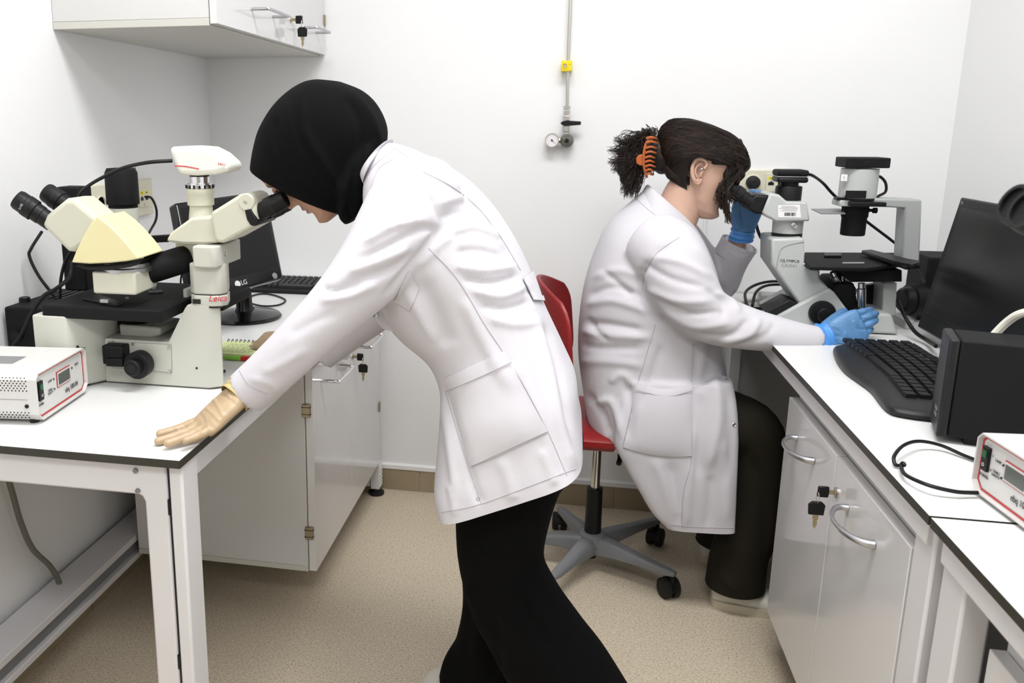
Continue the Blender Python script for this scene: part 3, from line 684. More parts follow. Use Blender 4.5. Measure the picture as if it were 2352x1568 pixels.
t = MB().tube([P(396, 369, yc + .03), P(340, 373, 1.49), P(285, 385, 1.50), P(240, 405, 1.52), P(205, 425, 1.54), P(186, 442, 1.56), P(176, 470, 1.58), P(168, 520, 1.62)], .0036, 8).build('camera_cable', 'black')
tag(t, 'black cable arching left from the beige microscope camera', 'cable')
MBc = MB().tube([PXX(96, 532, XL + .03), PXX(72, 570, XL + .03), PXX(68, 590, XL + .03), PXX(90, 635, XL + .05), PXX(125, 680, XL + .08)], .0036, 8).build('power_cable', 'black')
tag(MBc, 'black cable bent against the left wall below the left eyepieces', 'cable')
MBc = MB().tube([P(165, 600, 1.6), P(160, 635, 1.58), P(130, 662, 1.52), P(100, 680, 1.5), P(72, 720, 1.48), P(45, 775, 1.46), P(10, 815, 1.44), P(-30, 850, 1.42)], .0045, 8).build('power_cable', 'black')
tag(MBc, 'thick black cable drooping over the black lamp housing', 'cable')
MBc = MB().tube([P(165, 575, 1.60), P(150, 600, 1.60), P(140, 640, 1.60), P(137, 690, 1.6)], .0035, 8).build('power_cable', 'black')
tag(MBc, 'short black cable hanging behind the stage of the left microscope', 'cable')
MBc = MB().tube([P(420, 620, 1.75), P(415, 650, 1.75), P(425, 690, 1.75)], .0022, 8).build('power_cable', 'black')
tag(MBc, 'thin black cable behind the cream column of the left microscope', 'cable')
MBc = MB().tube([PXX(16, 1090, XL + .03), PXX(28, 1130, XL + .03), PXX(48, 1200, XL + .03), PXX(75, 1260, XL + .03), PXX(115, 1300, XL + .035), PXX(135, 1335, XL + .04), PXX(146, 1378, XL + .06)], .0065, 8).build('floor_cable', 'cablegrey')
tag(MBc, 'grey cable hanging under the left table to the wall rail', 'cable')
# ================================================================== gas line on the back wall
yw = YB
gl = thing('gas_line', 'steel gas pipe with yellow clip, black lever valve and dial gauge on wall', 'gas pipe', (-.02, YB, 1.2))
def W_(px, py, o=.03): return P(px, py, YB - o)
pc0, pc1 = W_(1303, 250), W_(1310, -60); top = V(pc1.x, pc1.y, CEIL - .002)
MB().cyl(pc0, W_(1304, 160), .0048, n=16).cyl(W_(1304, 160), V(W_(1308.5, 0).x, YB - .03, CEIL), .0052, n=16).build('pipe', 'steel', gl)
c = W_(1302, 152); clip = MB().box(c.x - .0165, c.x + .016, YB - .045, YB - .001, c.z - .0155, c.z + .0155).build('clip', 'yellow', gl, bevel=.0015)
MB().lathe(c + V(-.006, -.014, 0), c + V(-.006, -1, 0), [(0, .010), (.003, .010), (.0035, .007), (.001, .0068)], 20).build('clip_boss', 'yellow', clip)
MB().cyl(c + V(-.006, -.014, 0), c + V(-.006, -.0165, 0), .0045, n=14).build('clip_screw', 'steel', clip)
for s in (-1, 1): MB().box(c.x + .004, c.x + .013, YB - .0465, YB - .045, c.z + s * .008 - .0035, c.z + s * .008 + .0035).build('clip_recess', 'yellow', clip)
def zz(py): return W_(1303, py).z
b0 = W_(1302, 250); ax = lambda py: V(b0.x, b0.y, zz(py))
for a_, b_, r in ((243, 252, .0105), (254, 262, .0105)):
    MB().lathe(ax(b_), ax(a_), [(0, r * .9), (.001, r), ((ax(a_) - ax(b_)).length - .001, r), ((ax(a_) - ax(b_)).length, r * .9)], 6).build('hex_nut', 'steel', gl, smooth=0)
MB().cyl(ax(330), ax(258), .006, n=14).build('valve_stem', 'steel', gl)
vb = MB().box(b0.x - .010, b0.x + .010, b0.y - .011, b0.y + .011, zz(303), zz(265)).build('valve_body', 'steel', gl, bevel=.002)
l0 = ax(283) + V(0, -.016, 0)
MB().ext([l0 + V(*q) for q in ((-.018, 0, 0), (-.012, 0, .0055), (.0, 0, .0085), (.006, 0, .0095), (.012, 0, .0075), (.044, 0, .0055), (.044, 0, -.005), (.012, 0, -.0075), (-.004, 0, -.0085), (-.012, 0, -.005))], V(0, .012, 0)).build('valve_lever', 'black', gl, bevel=.002)
MB().lathe(ax(312), ax(303), [(0, .008), (.006, .008), (.0065, .0065), (.012, .0065)], 6).build('lower_nut', 'steel', gl)
rg = W_(1302, 323, .03)
MB().lathe(rg + V(0, .026, 0), rg - V(0, 1, 0), [(0, .018), (.012, .0205), (.024, .021), (.034, .020), (.040, .017), (.046, .009), (.047, .0085), (.052, .0085)], 36).build('regulator', 'reggrey', gl)
MB().lathe(rg - V(0, .026, 0), rg - V(0, 1, 0), [(0, .007), (.004, .007)], 6).build('regulator_screw', 'black', gl)
gg = W_(1268, 322, .03)
MB().cyl(rg, gg, .0055, n=14).build('gauge_stem', 'brass', gl)
MB().cyl(gg + (rg - gg) * .55, gg + (rg - gg) * .40, .008, n=6).build('gauge_nut', 'brass', gl)
g = MB().lathe(gg + V(0, .014, 0), gg - V(0, 1, 0), [(0, .019), (.002, .0205), (.024, .0215), (.028, .0212), (.028, .0188), (.026, .0186)], 36).build('gauge_case', 'steel', gl)
fc = gg - V(0, .0115, 0); MB().cyl(fc, fc - V(0, .001, 0), .0188, n=32).build('dial', 'gaugeface', g)
d = V(.8, 0, -.75).normalized(); MB().ext([fc + V(0, -.0018, 0) + q for q in (d * .014, V(d.z, 0, -d.x) * .0014 - d * .004, -V(d.z, 0, -d.x) * .0014 - d * .004)], V(0, -.0005, 0)).build('needle', 'ink', g)
MB().cyl(fc - V(0, .001, 0), fc - V(0, .003, 0), .0028, n=12).build('needle_hub', 'ink', g)
for k in range(13):
    an = R(-45 + k * 22.5); u = V(math.cos(an), 0, math.sin(an)); MB().obox(fc + u * .015 - V(0, .0011, 0), u * .0016, V(-u.z, 0, u.x) * .0003, V(0, .0003, 0)).build('dial_tick', 'ink', g)

# ================================================================== right back wall outlet
t = thing('wall_outlet', 'beige outlet panel with black plug on the back wall behind the grey microscope', 'outlet', (.57, YB, 1.06))
oA, oB = P(1697, 446, YB), P(1812, 390, YB)
outlet_strip(t, (oA.x, YB, oA.z), (1, 0, 0), (0, 0, 1), (0, -1, 0), oB.x - oA.x, oB.z - oA.z, [('plug', .033), ('data', .098)])
tk = MB().box(P(1612, 560, YB).x, P(1617, 560, YB).x, YB - .012, YB, TZ + .01, P(1612, 470, YB).z).build('cable_duct', 'trimwhite', bevel=.001)
tag(tk, 'narrow white cable duct running up the back wall beside the seated person', 'cable duct')

# ================================================================== right microscope
yO = 2.20                                  # near face of the stand
om = thing('inverted_microscope', 'grey inverted microscope with black stage used by the seated person', 'microscope', (.66, 2.3, TZ))
def o(px, py, y=yO): return P(px, py, y)
base = MB().prism([(1776, 731), (1838, 697), (1905, 661), (1918, 672), (1955, 722), (1999, 718), (2049, 722), (2063, 781), (1970, 772), (1900, 760), (1800, 745)], yO, yO + .20)
for v_ in base.v: v_.z = max(v_.z, TZ + .003)
base = base.build('base', 'olympus', om, bevel=.006)
fz = o(2000, 775).z
MB().box(.56, o(2061, 0).x - .004, yO + .006, yO + .19, TZ, TZ + .006).build('foot_plate', 'black', om)
arm = MB().prism([(1773, 548), (1848, 546), (1848, 612), (1884, 618), (1884, 640), (1905, 662), (1838, 697), (1832, 693), (1772, 607)], yO + .012, yO + .15).build('column', 'olympus', om, bevel=.006)
fac = [(1783, 616), (1792, 575), (1812, 562), (1846, 555)]
MB().tube([o(*q, yO + .0115) for q in fac], .0012, 6, sub=5).build('column_crease', 'olympusd', arm)
text('OLYMPUS', .0098, o(1814, 599.5, yO + .012), (1, 0, -.03), (0, 0, 1), 'ink', arm, name='brand_lettering', sx=1.05, depth=.0004)
text('CKX41', .0118, o(1813, 610, yO + .012), (1, 0, -.03), (0, 0, 1), 'inkgrey', arm, name='model_lettering')
tx = o(1807, 540, yO + .075); tz = lambda py: o(1807, py, yO + .042).z
MB().lathe(V(tx.x, tx.y, tz(550)), tx + V(0, 0, 9), [(0, .036), (tz(537) - tz(550), .036)], 36).build('black_ring', 'black', om)
MB().lathe(V(tx.x, tx.y, tz(538)), tx + V(0, 0, 9), [(0, .0355), (tz(507) - tz(538), .0365)], 36).build('tube_ring', 'olympus', om)
for q in ((1819, 514), (1824, 519)):
    p = o(*q, yO + .045); MB().lathe(p + V(0, .004, 0), p - V(0, 1, 0), [(0, .0035), (.012, .0035), (.013, .005), (.018, .005)], 14).build('clamp_screw', 'chrome', om)
hd = MB().prism([(1751, 489), (1768, 447), (1772, 444), (1790, 447), (1808, 463), (1854, 464), (1861, 508), (1783, 509), (1760, 497)], yO + .020, yO + .13).build('head', 'olympus', om, bevel=.006)
lq = [(1787, 471), (1837, 470), (1840, 500), (1787, 499)]
lb = MB().ext([o(*q, yO + .0195) for q in lq], V(0, -.0004, 0)).build('barcode_label', 'label', hd)
def tl(px, py): return o(px, py, yO + .0190)
for k in range(5): MB().obox(tl(1811 + (k % 2) * 3, 474 + k * 2.6), V(.016 + .003 * (k % 3), 0, 0), V(0, 0, .0005), V(0, .0001, 0)).build('label_line', 'inkgrey', lb)
bx0 = 1802
random.seed(5); 
while bx0 < 1828:
    ww = random.choice((.6, 1, 1.6)); MB().obox(tl(bx0 + ww / 2, 492), V(ww * .0006, 0, 0), V(0, 0, .0042), V(0, .0001, 0)).build('barcode_bar', 'ink', lb); bx0 += ww + random.choice((.6, 1.0))
# camera on the phototube
zc_ = lambda py: o(1811, py, yO + .075).z
pcx = o(1811, 440, yO + .075)
MB().lathe(V(pcx.x, pcx.y, zc_(466)), pcx + V(0, 0, 9), [(0, .031), (zc_(429) - zc_(466), .031), (zc_(427) - zc_(466), .030), (zc_(426) - zc_(466), .022), (zc_(416) - zc_(466), .022)], 32).build('phototube', 'black', om)
for a_, b_, hw, nm, mm in ((418, 405, .036, 'camera_lower', 'black'), (405, 403.5, .0362, 'camera_seam', 'satin'), (403.5, 389, .036, 'camera_upper', 'blackmatte')):
    MB().box(pcx.x - hw, pcx.x + hw, pcx.y - hw, pcx.y + hw, zc_(a_), zc_(b_)).build(nm, mm, om, bevel=.006 if mm != 'satin' else .0003, seg=3)
# binocular pointing at the woman
bnb = MB().prism([(1722, 458), (1736, 446), (1770, 449), (1776, 452), (1758, 488), (1752, 493), (1736, 491), (1718, 480)], yO + .03, yO + .125).build('binocular_body', 'black', om, bevel=.006, seg=3)
MB().prism([(1764, 449), (1777, 448), (1772, 462), (1756, 487), (1750, 484)], yO + .025, yO + .13).build('dovetail', 'blackmatte', om, bevel=.003)
for dy in (.045, .110):
    A, B = o(1728, 467, yO + dy), o(1676, 431, yO + dy)
    eyepiece(A, B, .0185, om)
# illumination pillar and lamp
pil = MB().prism([(2000, 455), (2118, 459), (2116, 520), (2112, 606), (2071, 604), (2079, 478), (2000, 474)], yO + .07, yO + .13).build('illumination_pillar', 'olympusd', om, bevel=.004)
lz = lambda py: o(1972, py, yO + .1).z
lc = o(1972, 420, yO + .1)
lamp = MB().lathe(V(lc.x, lc.y, lz(456)), lc + V(0, 0, 9), [(0, .040), (.004, .043), (lz(387) - lz(456), .043)], 40).build('lamp_house', 'olympus', om)
MB().box(lc.x - .047, lc.x + .053, lc.y - .045, lc.y + .045, lz(384), lz(361)).build('lamp_cap', 'blackmatte', om, bevel=.003)
for k in range(4): MB().box(lc.x - .006 + k * .005, lc.x - .0035 + k * .005, lc.y - .0455, lc.y - .044, lz(380), lz(368)).build('vent_slot', 'black', om)
p = o(1939, 408, yO + .066); MB().obox(p, V(.006, -.004, 0), V(0, 0, .008), V(.0004, .0006, 0)).build('warning_label', 'label', lamp)
text('!', .009, p + V(-.001, -.0018, 0), (1, -.6, 0), (0, 0, 1), 'ink', lamp)
MB().lathe(V(lc.x, lc.y, lz(459)), lc + V(0, 0, 9), [(0, .0435), (lz(454) - lz(459), .0435)], 40).build('lamp_joint', 'black', om)
MB().box(o(1938, 0).x * 0 + lc.x - .042, lc.x - .006, lc.y - .046, lc.y - .030, lz(447), lz(436)).build('filter_holder', 'olympus', om, bevel=.001)
MB().box(lc.x - .041, lc.x + .006, lc.y - .047, lc.y - .044, lz(452), lz(435)).build('filter_frame', 'black', om)
MB().box(lc.x - .048, lc.x + .02, lc.y - .035, lc.y + .035, lz(472), lz(458)).build('field_mount', 'olympus', om, bevel=.003)
MB().box(lc.x - .03, lc.x + .052, lc.y - .055, lc.y - .015, lz(470), lz(460)).build('filter_slider', 'black', om, bevel=.002)
p = o(1925, 455, yO + .09); MB().box(p.x - .008, p.x + .02, p.y - .02, p.y + .01, p.z - .004, p.z + .003).build('slider_tab', 'black', om, bevel=.001)
cz = lambda py: o(1962, py, yO + .1).z
cc = o(1962, 500, yO + .1)
MB().lathe(V(cc.x, cc.y, cz(540)), cc + V(0, 0, 9), [(0, .026), (.002, .0285), (cz(500) - cz(540), .029), (cz(496) - cz(540), .031), (cz(474) - cz(540), .031)], 36).build('condenser', 'blackmatte', om)
p = o(1992, 483, yO + .085); MB().lathe(o(1980, 482, yO + .085), p + V(.02, 0, 0), [(0, .006), (.016, .006), (.017, .004), (.024, .004), (.025, .007), (.034, .007)], 16).build('condenser_screw', 'black', om)
MB().ext([o(*q, yO + .06) for q in ((1864, 482), (1938, 480), (1938, 492), (1884, 492))], V(0, .07, 0)).build('filter_plate', 'plasticgrey', om) if False else None
zp = o(1900, 487, yO + .09).z
fp = [PZ(1863, 481, zp), PZ(1930, 480, zp), PZ(1942, 492, zp), PZ(1886, 492, zp)]
MB().ext(fp, V(0, 0, .002)).build('filter_plate', 'plasticgrey', om)
# stage
zs = o(1900, 605, yO).z
q = [PZ(1847, 600, zs), PZ(1860, 612, zs), PZ(1990, 615, zs), PZ(2078, 604, zs), PZ(2072, 580, zs), PZ(1848, 579, zs)]
st = MB().ext(q, V(0, 0, -.009)).build('stage', 'blackmatte', om, bevel=.002)
MB().ext([PZ(1893, 585, zs), PZ(1932, 585, zs), PZ(1932, 592, zs), PZ(1893, 592, zs)], V(0, 0, .006)).build('specimen_holder', 'black', st, bevel=.001)
MB().ext([PZ(1978, 583, zs + .006), PZ(2000, 581, zs + .006), PZ(2112, 610, zs + .006), PZ(2095, 617, zs + .006), PZ(2050, 608, zs + .006)], V(0, 0, .010)).build('stage_bar', 'black', st, bevel=.002)
MB().ext([PZ(2020, 598, zs + .002), PZ(2060, 596, zs + .002), PZ(2112, 606, zs + .002), PZ(2112, 616, zs + .002), PZ(2080, 620, zs + .002)], V(0, 0, .008)).build('stage_drive', 'blackmatte', st, bevel=.002)
MB().ext([PZ(1935, 603, zs), PZ(1985, 603, zs), PZ(1985, 606, zs), PZ(1935, 606, zs)], V(0, 0, .0015)).build('slide', 'satin', st)
p = o(1848, 606, yO); MB().lathe(p, p + V(-1, 0, 0), [(0, .0025), (.003, .0025)], 10).build('stage_screw', 'chrome', st)
# under the stage: box, nosepiece, drive shaft, rear leg
MB().prism([(1932, 613), (1950, 620), (2072, 620), (2072, 647), (1956, 648), (1930, 622)], yO + .01, yO + .16).build('mechanical_stage_box', 'blackmatte', om, bevel=.002)
np_ = o(1936, 645, yO + .07)
MB().lathe(np_ + V(0, 0, -.035), np_ + V(-.02, 0, .1), [(0, .034), (.012, .036), (.022, .030), (.03, .02)], 28).build('nosepiece', 'chrome', om)
for (a_, b_) in (((1926, 648), (1912, 622)), ((1950, 646), (1950, 622))):
    MB().lathe(o(*a_, yO + .05), o(*b_, yO + .05), [(0, .012), (.018, .012), (.020, .010), (.030, .0095), (.032, .007)], 20).build('objective', 'chrome', om)
MB().prism([(1912, 668), (1925, 650), (1962, 650), (1975, 720), (1955, 720)], yO + .02, yO + .17).build('nosepiece_arm', 'blackmatte', om, bevel=.004)
sh = o(1979, 650, yO + .005); sl_ = o(1979, 706, yO + .005)
MB().lathe(sh, sl_, [(0, .008), (.012, .008), (.014, .010), ((sl_ - sh).length, .0095)], 18).build('drive_shaft', 'chrome', om)
MB().lathe(sl_, sl_ - V(0, 0, 1), [(0, .016), (.003, .018), (.014, .018), (.016, .014)], 24).build('drive_knob', 'black', om)
MB().prism([(2030, 649), (2061, 649), (2058, 725), (2026, 725)], yO + .05, yO + .13).build('rear_leg', 'olympus', om, bevel=.003)
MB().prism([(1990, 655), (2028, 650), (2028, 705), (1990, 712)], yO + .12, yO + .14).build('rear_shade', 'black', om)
kn = o(1887, 718); kk = MB().lathe(kn + V(0, .01, 0), kn - V(0, 1, 0), [(0, .031), (.020, .031), (.024, .029), (.025, .018), (.040, .0175), (.043, .015)], 32).build('focus_knob', 'black', om)
bp = [(1760, 719), (1786, 702), (1820, 690), (1836, 697), (1780, 729)]
br = MB().ext([o(*q, yO + .01) for q in [(1759, 718), (1812, 689), (1838, 697), (1780, 729)]], V(0, .09, 0)).build('switch_panel', 'darkgrey', om, bevel=.002)
MB().ext([o(*q, yO + .02) for q in [(1782, 705), (1800, 691), (1818, 688), (1820, 696), (1796, 710)]], V(0, .03, 0)).build('dimmer_dial', 'black', om, bevel=.004)
tag_ = None
c_ = MB().tube([o(2008, 405, yO + .1), o(2022, 406, yO + .1), o(2034, 420, yO + .1), o(2034, 440, yO + .1), o(2018, 450, yO + .1), o(2012, 456, yO + .1)], .0035, 8).build('lamp_lead', 'black', om)
c_ = MB().tube([o(1847, 401, yO + .075), o(1864, 402, yO + .08), o(1890, 420, yO + .14), o(1920, 452, yO + .17), o(1990, 508, yO + .2), o(2075, 575, yO + .2), o(2115, 630, yO + .18), o(2125, 650, yO + .15)], .0038, 8).build('camera_cable', 'black')
tag(c_, 'long black cable slanting behind the grey microscope from its top camera', 'cable')
c_ = MB().tube([P(1733, 500, 2.5), P(1745, 540, 2.5), P(1768, 570, 2.52), P(1790, 600, 2.55), P(1800, 640, 2.56)], .0045, 8).build('power_cable', 'black')
tag(c_, 'black cable hanging from the back wall plug to the right table', 'cable')

# rear illuminator of the right microscope
t = thing('lamp_housing', 'black lamp housing with ribbed lens tube behind the right monitor', 'lamp housing', (.90, 2.42, TZ))
MB().box(P(2122, 620, 2.42).x, P(2122, 620, 2.42).x + .12, 2.40, 2.53, TZ + .01, P(2122, 588, 2.42).z).build('housing', 'blackmatte', t, bevel=.004)
c0, c1 = P(2068, 688, 2.38), P(2135, 688, 2.40)
MB().lathe(c0, c1, [(0, .026), (.006, .032), (.022, .036), (.024, .042), (.05, .044), (.052, .040), (.085, .040)], 32).build('lens_tube', 'black', t)
MB().box(P(2122, 620, 2.42).x - .01, P(2122, 620, 2.42).x + .1, 2.40, 2.5, TZ, TZ + .02).build('foot', 'black', t)
MB().box(P(2062, 770, 2.32).x, P(2082, 770, 2.32).x, 2.28, 2.38, TZ, P(2062, 728, 2.32).z).build('lens_support', 'olympus', t, bevel=.002)

# power strip with coiled cables
t = thing('power_strip', 'white power strip with red switch behind the seated person\'s arm', 'power strip', (.62, 2.55, TZ))
ps0, ps1 = PZ(1745, 700, TZ), PZ(1822, 696, TZ)
MB().box(.548, .70, 2.50, 2.56, TZ, TZ + .034).build('strip_body', 'boxwhite', t, bevel=.008, seg=3)
MB().box(.640, .656, 2.51, 2.53, TZ + .033, TZ + .038).build('red_switch', 'red', t, bevel=.001)
MB().tube([V(.55, 2.53, TZ + .012), V(.52, 2.53, TZ + .008), V(.50, 2.50, TZ + .005), V(.495, 2.46, TZ + .005)], .005, 8).build('lead', 'cablewhite', t)
for lab, pts in (('black cable coiled in a wide loop on the right table', [(.505, 2.46, .006), (.515, 2.55, .03), (.56, 2.60, .048), (.62, 2.61, .055), (.70, 2.60, .04), (.76, 2.58, .01)]),
                 ('black cable coiled in a narrow loop over the power strip', [(.52, 2.47, .006), (.54, 2.53, .036), (.58, 2.57, .050), (.64, 2.57, .052), (.70, 2.56, .045), (.75, 2.54, .01)]),
                 ('black cable lying flat in front of the power strip', [(.50, 2.44, .005), (.55, 2.45, .005), (.60, 2.465, .005), (.66, 2.48, .006), (.74, 2.49, .006)])):
    c_ = MB().tube([V(a, b, TZ + z) for a, b, z in pts], .0042, 8).build('coiled_cable', 'black'); tag(c_, lab, 'cable', 'coiled black cables')

# ================================================================== right monitor, keyboard, tower, supply
mo = thing('flat_monitor', 'black tilted monitor facing the aisle at the right wall', 'monitor', (.93, 2.0, TZ))
# panel runs along y near the right wall, tilted back
xm0 = .86
TLm = PXX(2193, 450, .90); BLm = PXX(2118, 757, .845)
yfar = (TLm.y + BLm.y) / 2
TLm.y = BLm.y = yfar
v = (BLm - TLm); Hm = v.length; v.normalize(); u = V(0, -1, 0); Wm = .50
n = v.cross(u).normalized()
if n.x > 0: n = -n
sq = lambda a, b, d: TLm + u * (Wm * a) + v * (Hm * b) + n * d
bz = MB().ext([sq(0, 0, 0), sq(1, 0, 0), sq(1, 1, 0), sq(0, 1, 0)], -n * .035).build('bezel', 'black', mo, bevel=.004)
MB().ext([sq(.05, .07, .0002), sq(.95, .07, .0002), sq(.95, .87, .0002), sq(.05, .87, .0002)], n * .0012).build('screen', 'screen', mo)
text('hp', .012, sq(.035, .035, .0002), u, -v, 'inkgrey', bz)
fx, fy = sq(.5, 1, 0).x + .03, sq(.5, 1, 0).y
MB().ext([V(fx - .03, fy - .11, TZ), V(fx + .09, fy - .11, TZ), V(fx + .09, fy + .11, TZ), V(fx - .03, fy + .11, TZ)], V(0, 0, .012)).build('foot', 'black', mo, bevel=.005)
MB().box(fx + .005, fx + .04, fy - .04, fy + .04, TZ + .01, TZ + .22).build('neck', 'black', mo, bevel=.005)
# ergonomic keyboard
kb = thing('keyboard', 'curved black ergonomic keyboard in front of the right monitor', 'keyboard', (.70, 1.85, TZ))
outl = [(1914, 800), (1928, 794), (1990, 793), (2090, 791), (2104, 793), (2150, 822), (2230, 870), (2300, 940), (2310, 955), (2240, 962), (2135, 955), (2065, 945), (2040, 936), (2022, 918), (2000, 890), (1970, 868), (1940, 846), (1922, 822)]
op = smooth_path([PZ(a, b, TZ + .012) for a, b in outl] + [PZ(*outl[0], TZ + .012)], 4)[:-1]
cen = sum(op, Vector()) / len(op)
rs = []
for g, z in ((.97, TZ), (1.0, TZ + .004), (1.0, TZ + .010), (.985, TZ + .015), (.95, TZ + .018), (.80, TZ + .020), (.4, TZ + .020)):
    rs.append([V(cen.x + (p.x - cen.x) * g, cen.y + (p.y - cen.y) * g, z) for p in op])
cs = MB().rings(rs).build('case', 'darkgrey', kb)
zk = TZ + .020
# rows of keys run along y (the board faces the aisle); the right row edge bulges
for r_ in range(6):
    for k in range(17):
        yy = 2.025 - k * .0255; xx = .640 + r_ * .024 + .012 * math.sin((2.025 - yy) / .44 * PI) - .02 * ((2.025 - yy) / .44)
        if r_ == 0 and 6 <= k <= 11:
            if k != 6: continue
            MB().ext([V(xx - .009, yy + .01, zk), V(xx + .009, yy + .01, zk), V(xx + .008, yy + .0095, zk + .006), V(xx - .008, yy + .0095, zk + .006)], V(-.004, -.145, 0)).build('space_bar', 'black', kb); continue
        MB().ext([V(xx - .0105, yy - .011, zk - .001), V(xx + .0105, yy - .011, zk - .001), V(xx + .0085, yy - .009, zk + .007), V(xx - .0085, yy - .009, zk + .007)], V(0, .0195, 0)).build('key', 'black', kb)
dl = PZ(2128, 823, zk); MB().lathe(dl, dl + V(0, 0, 1), [(0, .026), (.003, .026), (.004, .022), (.0042, .015), (.003, .014), (.003, .001)], 32).build('media_dial', 'satin', kb)
for k in range(3): p = PZ(2095 + k * 8, 803 + k * 3, zk); MB().cyl(p, p + V(0, 0, .004), .004, n=12).build('media_key', 'satin', kb)
# PC lying on its long side: narrow front looks at the aisle
t = thing('desktop_computer', 'slim black desktop computer standing on edge on the right table', 'computer', (.75, 1.47, TZ))
yt = 1.432
zt0, zt1 = TZ + .012, P(2150, 778, yt).z
rt = Matrix.Translation((.599, yt, 0)) @ Matrix.Rotation(R(-15), 4, 'Z') @ Matrix.Translation((-.599, -yt, 0))
body = MB().box(.615, .99, yt, yt + .088, zt0, zt1).xf(rt).build('case', 'blackmatte', t, bevel=.003)
frp = MB().box(.599, .6145, yt - .001, yt + .089, zt0 - .003, zt1 + .001).xf(rt).build('front_panel', 'darkgrey', t, bevel=.004)
for k in range(2):
    for j in range(2): MB().box(.5982, .6, yt + .024 + j * .012, yt + .032 + j * .012, zt0 + .024 + k * .010, zt0 + .030 + k * .010).xf(rt).build('usb_port', 'satin', frp)
for xx in (.64, .96): MB().box(xx, xx + .02, yt + .01, yt + .078, TZ, zt0).xf(rt).build('rubber_foot', 'rubber', t)
c_ = MB().tube([P(2276, 778, 1.50), P(2290, 762, 1.50), P(2315, 738, 1.49), P(2345, 720, 1.47), P(2400, 708, 1.44)], .0065, 10).build('thick_cable', 'cablewhite')
tag(c_, 'cream cable arching over the slim black computer', 'cable')
# power supply, right
pA, pB = PZ(2226, 1128, TZ), PZ(2328, 1206, TZ)
dirv = pB - pA; dirv.z = 0; dn = dirv.normalized()
ang = math.atan2(dn.y, dn.x)
t, pt, sh = power_supply('white lamp power supply with yellow sticker at the right picture edge', pA, dn, (-dn.y, dn.x, 0), .15, .26, .085, True)
MB().ext([pt(.085, .0853, .035), pt(.125, .0853, .015), pt(.145, .0853, .05)], V(0, 0, .0004)).build('warning_sticker', 'yellowlabel', sh)
c_ = MB().tube([PZ(2262, 1064, TZ + .005), PZ(2215, 1046, TZ + .005), PZ(2160, 1022, TZ + .010), PZ(2110, 1013, TZ + .016), PZ(2075, 1023, TZ + .02), PZ(2054, 1047, TZ + .014), PZ(2056, 1066, TZ + .006), PZ(2068, 1069, TZ + .005), PZ(2077, 1068, TZ + .012), PZ(2074, 1063, TZ + .014), PZ(2070, 1070, TZ + .01), PZ(2080, 1090, TZ + .012), PZ(2130, 1113, TZ + .014), PZ(2190, 1128, TZ + .01), PZ(2228, 1131, TZ + .008), PZ(2246, 1131, TZ + .008)], .0028, 8).build('looped_cable', 'black')
tag(c_, 'thin black cable looped on the right table between computer and power supply', 'cable')
c_ = MB().tube([P(2062, 690, 2.25), P(2075, 720, 2.2), P(2100, 760, 2.15), P(2130, 782, 2.1), P(2150, 795, 2.0)], .0045, 8).build('power_cable', 'black')
tag(c_, 'black cable running down beside the right monitor foot', 'cable')
# third microscope, almost out of frame: its eyepiece juts in at the right edge
t = thing('microscope', 'dark microscope eyepiece jutting in at the right edge', 'microscope', (.75, .9, TZ))
E1 = P(2352, 478, .88); E2 = E1 + V(.12, .02, -.05)
eyepiece(E2, E1, .022, t)
E3 = E2 + V(.02, .066, 0); eyepiece(E3, E3 + (E1 - E2), .022, t)
MB().ext([E2 + V(-.012, -.03, -.035), E2 + V(-.012, -.03, .035), E2 + V(.12, -.03, .0), E2 + V(.12, -.03, -.085), E2 + V(.03, -.03, -.075)], V(0, .13, 0)).build('head', 'leicacream', t, bevel=.008)
MB().box(E2.x + .07, E2.x + .13, E2.y - .02, E2.y + .08, TZ + .03, E2.z - .05).build('stand', 'leicacream', t, bevel=.008)
MB().box(E2.x + .02, E2.x + .18, E2.y - .05, E2.y + .10, TZ, TZ + .035).build('foot', 'leicacream', t, bevel=.01)
MB().box(E2.x + .02, E2.x + .1, E2.y - .03, E2.y + .09, TZ + .15, TZ + .165).build('stage', 'black', t, bevel=.002)

# ================================================================== office chair
ch = thing('office_chair', 'red plastic swivel chair with grey five-star base under the seated person', 'chair', (.106, 2.28, 0))
hub = V(.106, 2.28, .085)
MB().lathe(V(hub.x, hub.y, .055), V(hub.x, hub.y, 2), [(0, .016), (.008, .024), (.03, .040), (.055, .036), (.062, .024)], 32).build('hub', 'plasticgrey', ch)
MB().lathe(V(hub.x, hub.y, .035), V(hub.x, hub.y, 2), [(0, .012), (.004, .014), (.03, .014)], 20).build('column_foot', 'black', ch)
MB().lathe(V(hub.x, hub.y, .10), V(hub.x, hub.y, 2), [(0, .024), (.15, .022), (.151, .020)], 28).build('column_cover', 'black', ch)
MB().lathe(V(hub.x, hub.y, .25), V(hub.x, hub.y, 2), [(0, .013), (.16, .013)], 20).build('gas_lift', 'chrome', ch)
tips = [P(1552, 1318, 2.15), P(1282, 1335, 2.10), P(1230, 1218, 2.28), P(1293, 1130, 2.48), P(1515, 1195, 2.48)]
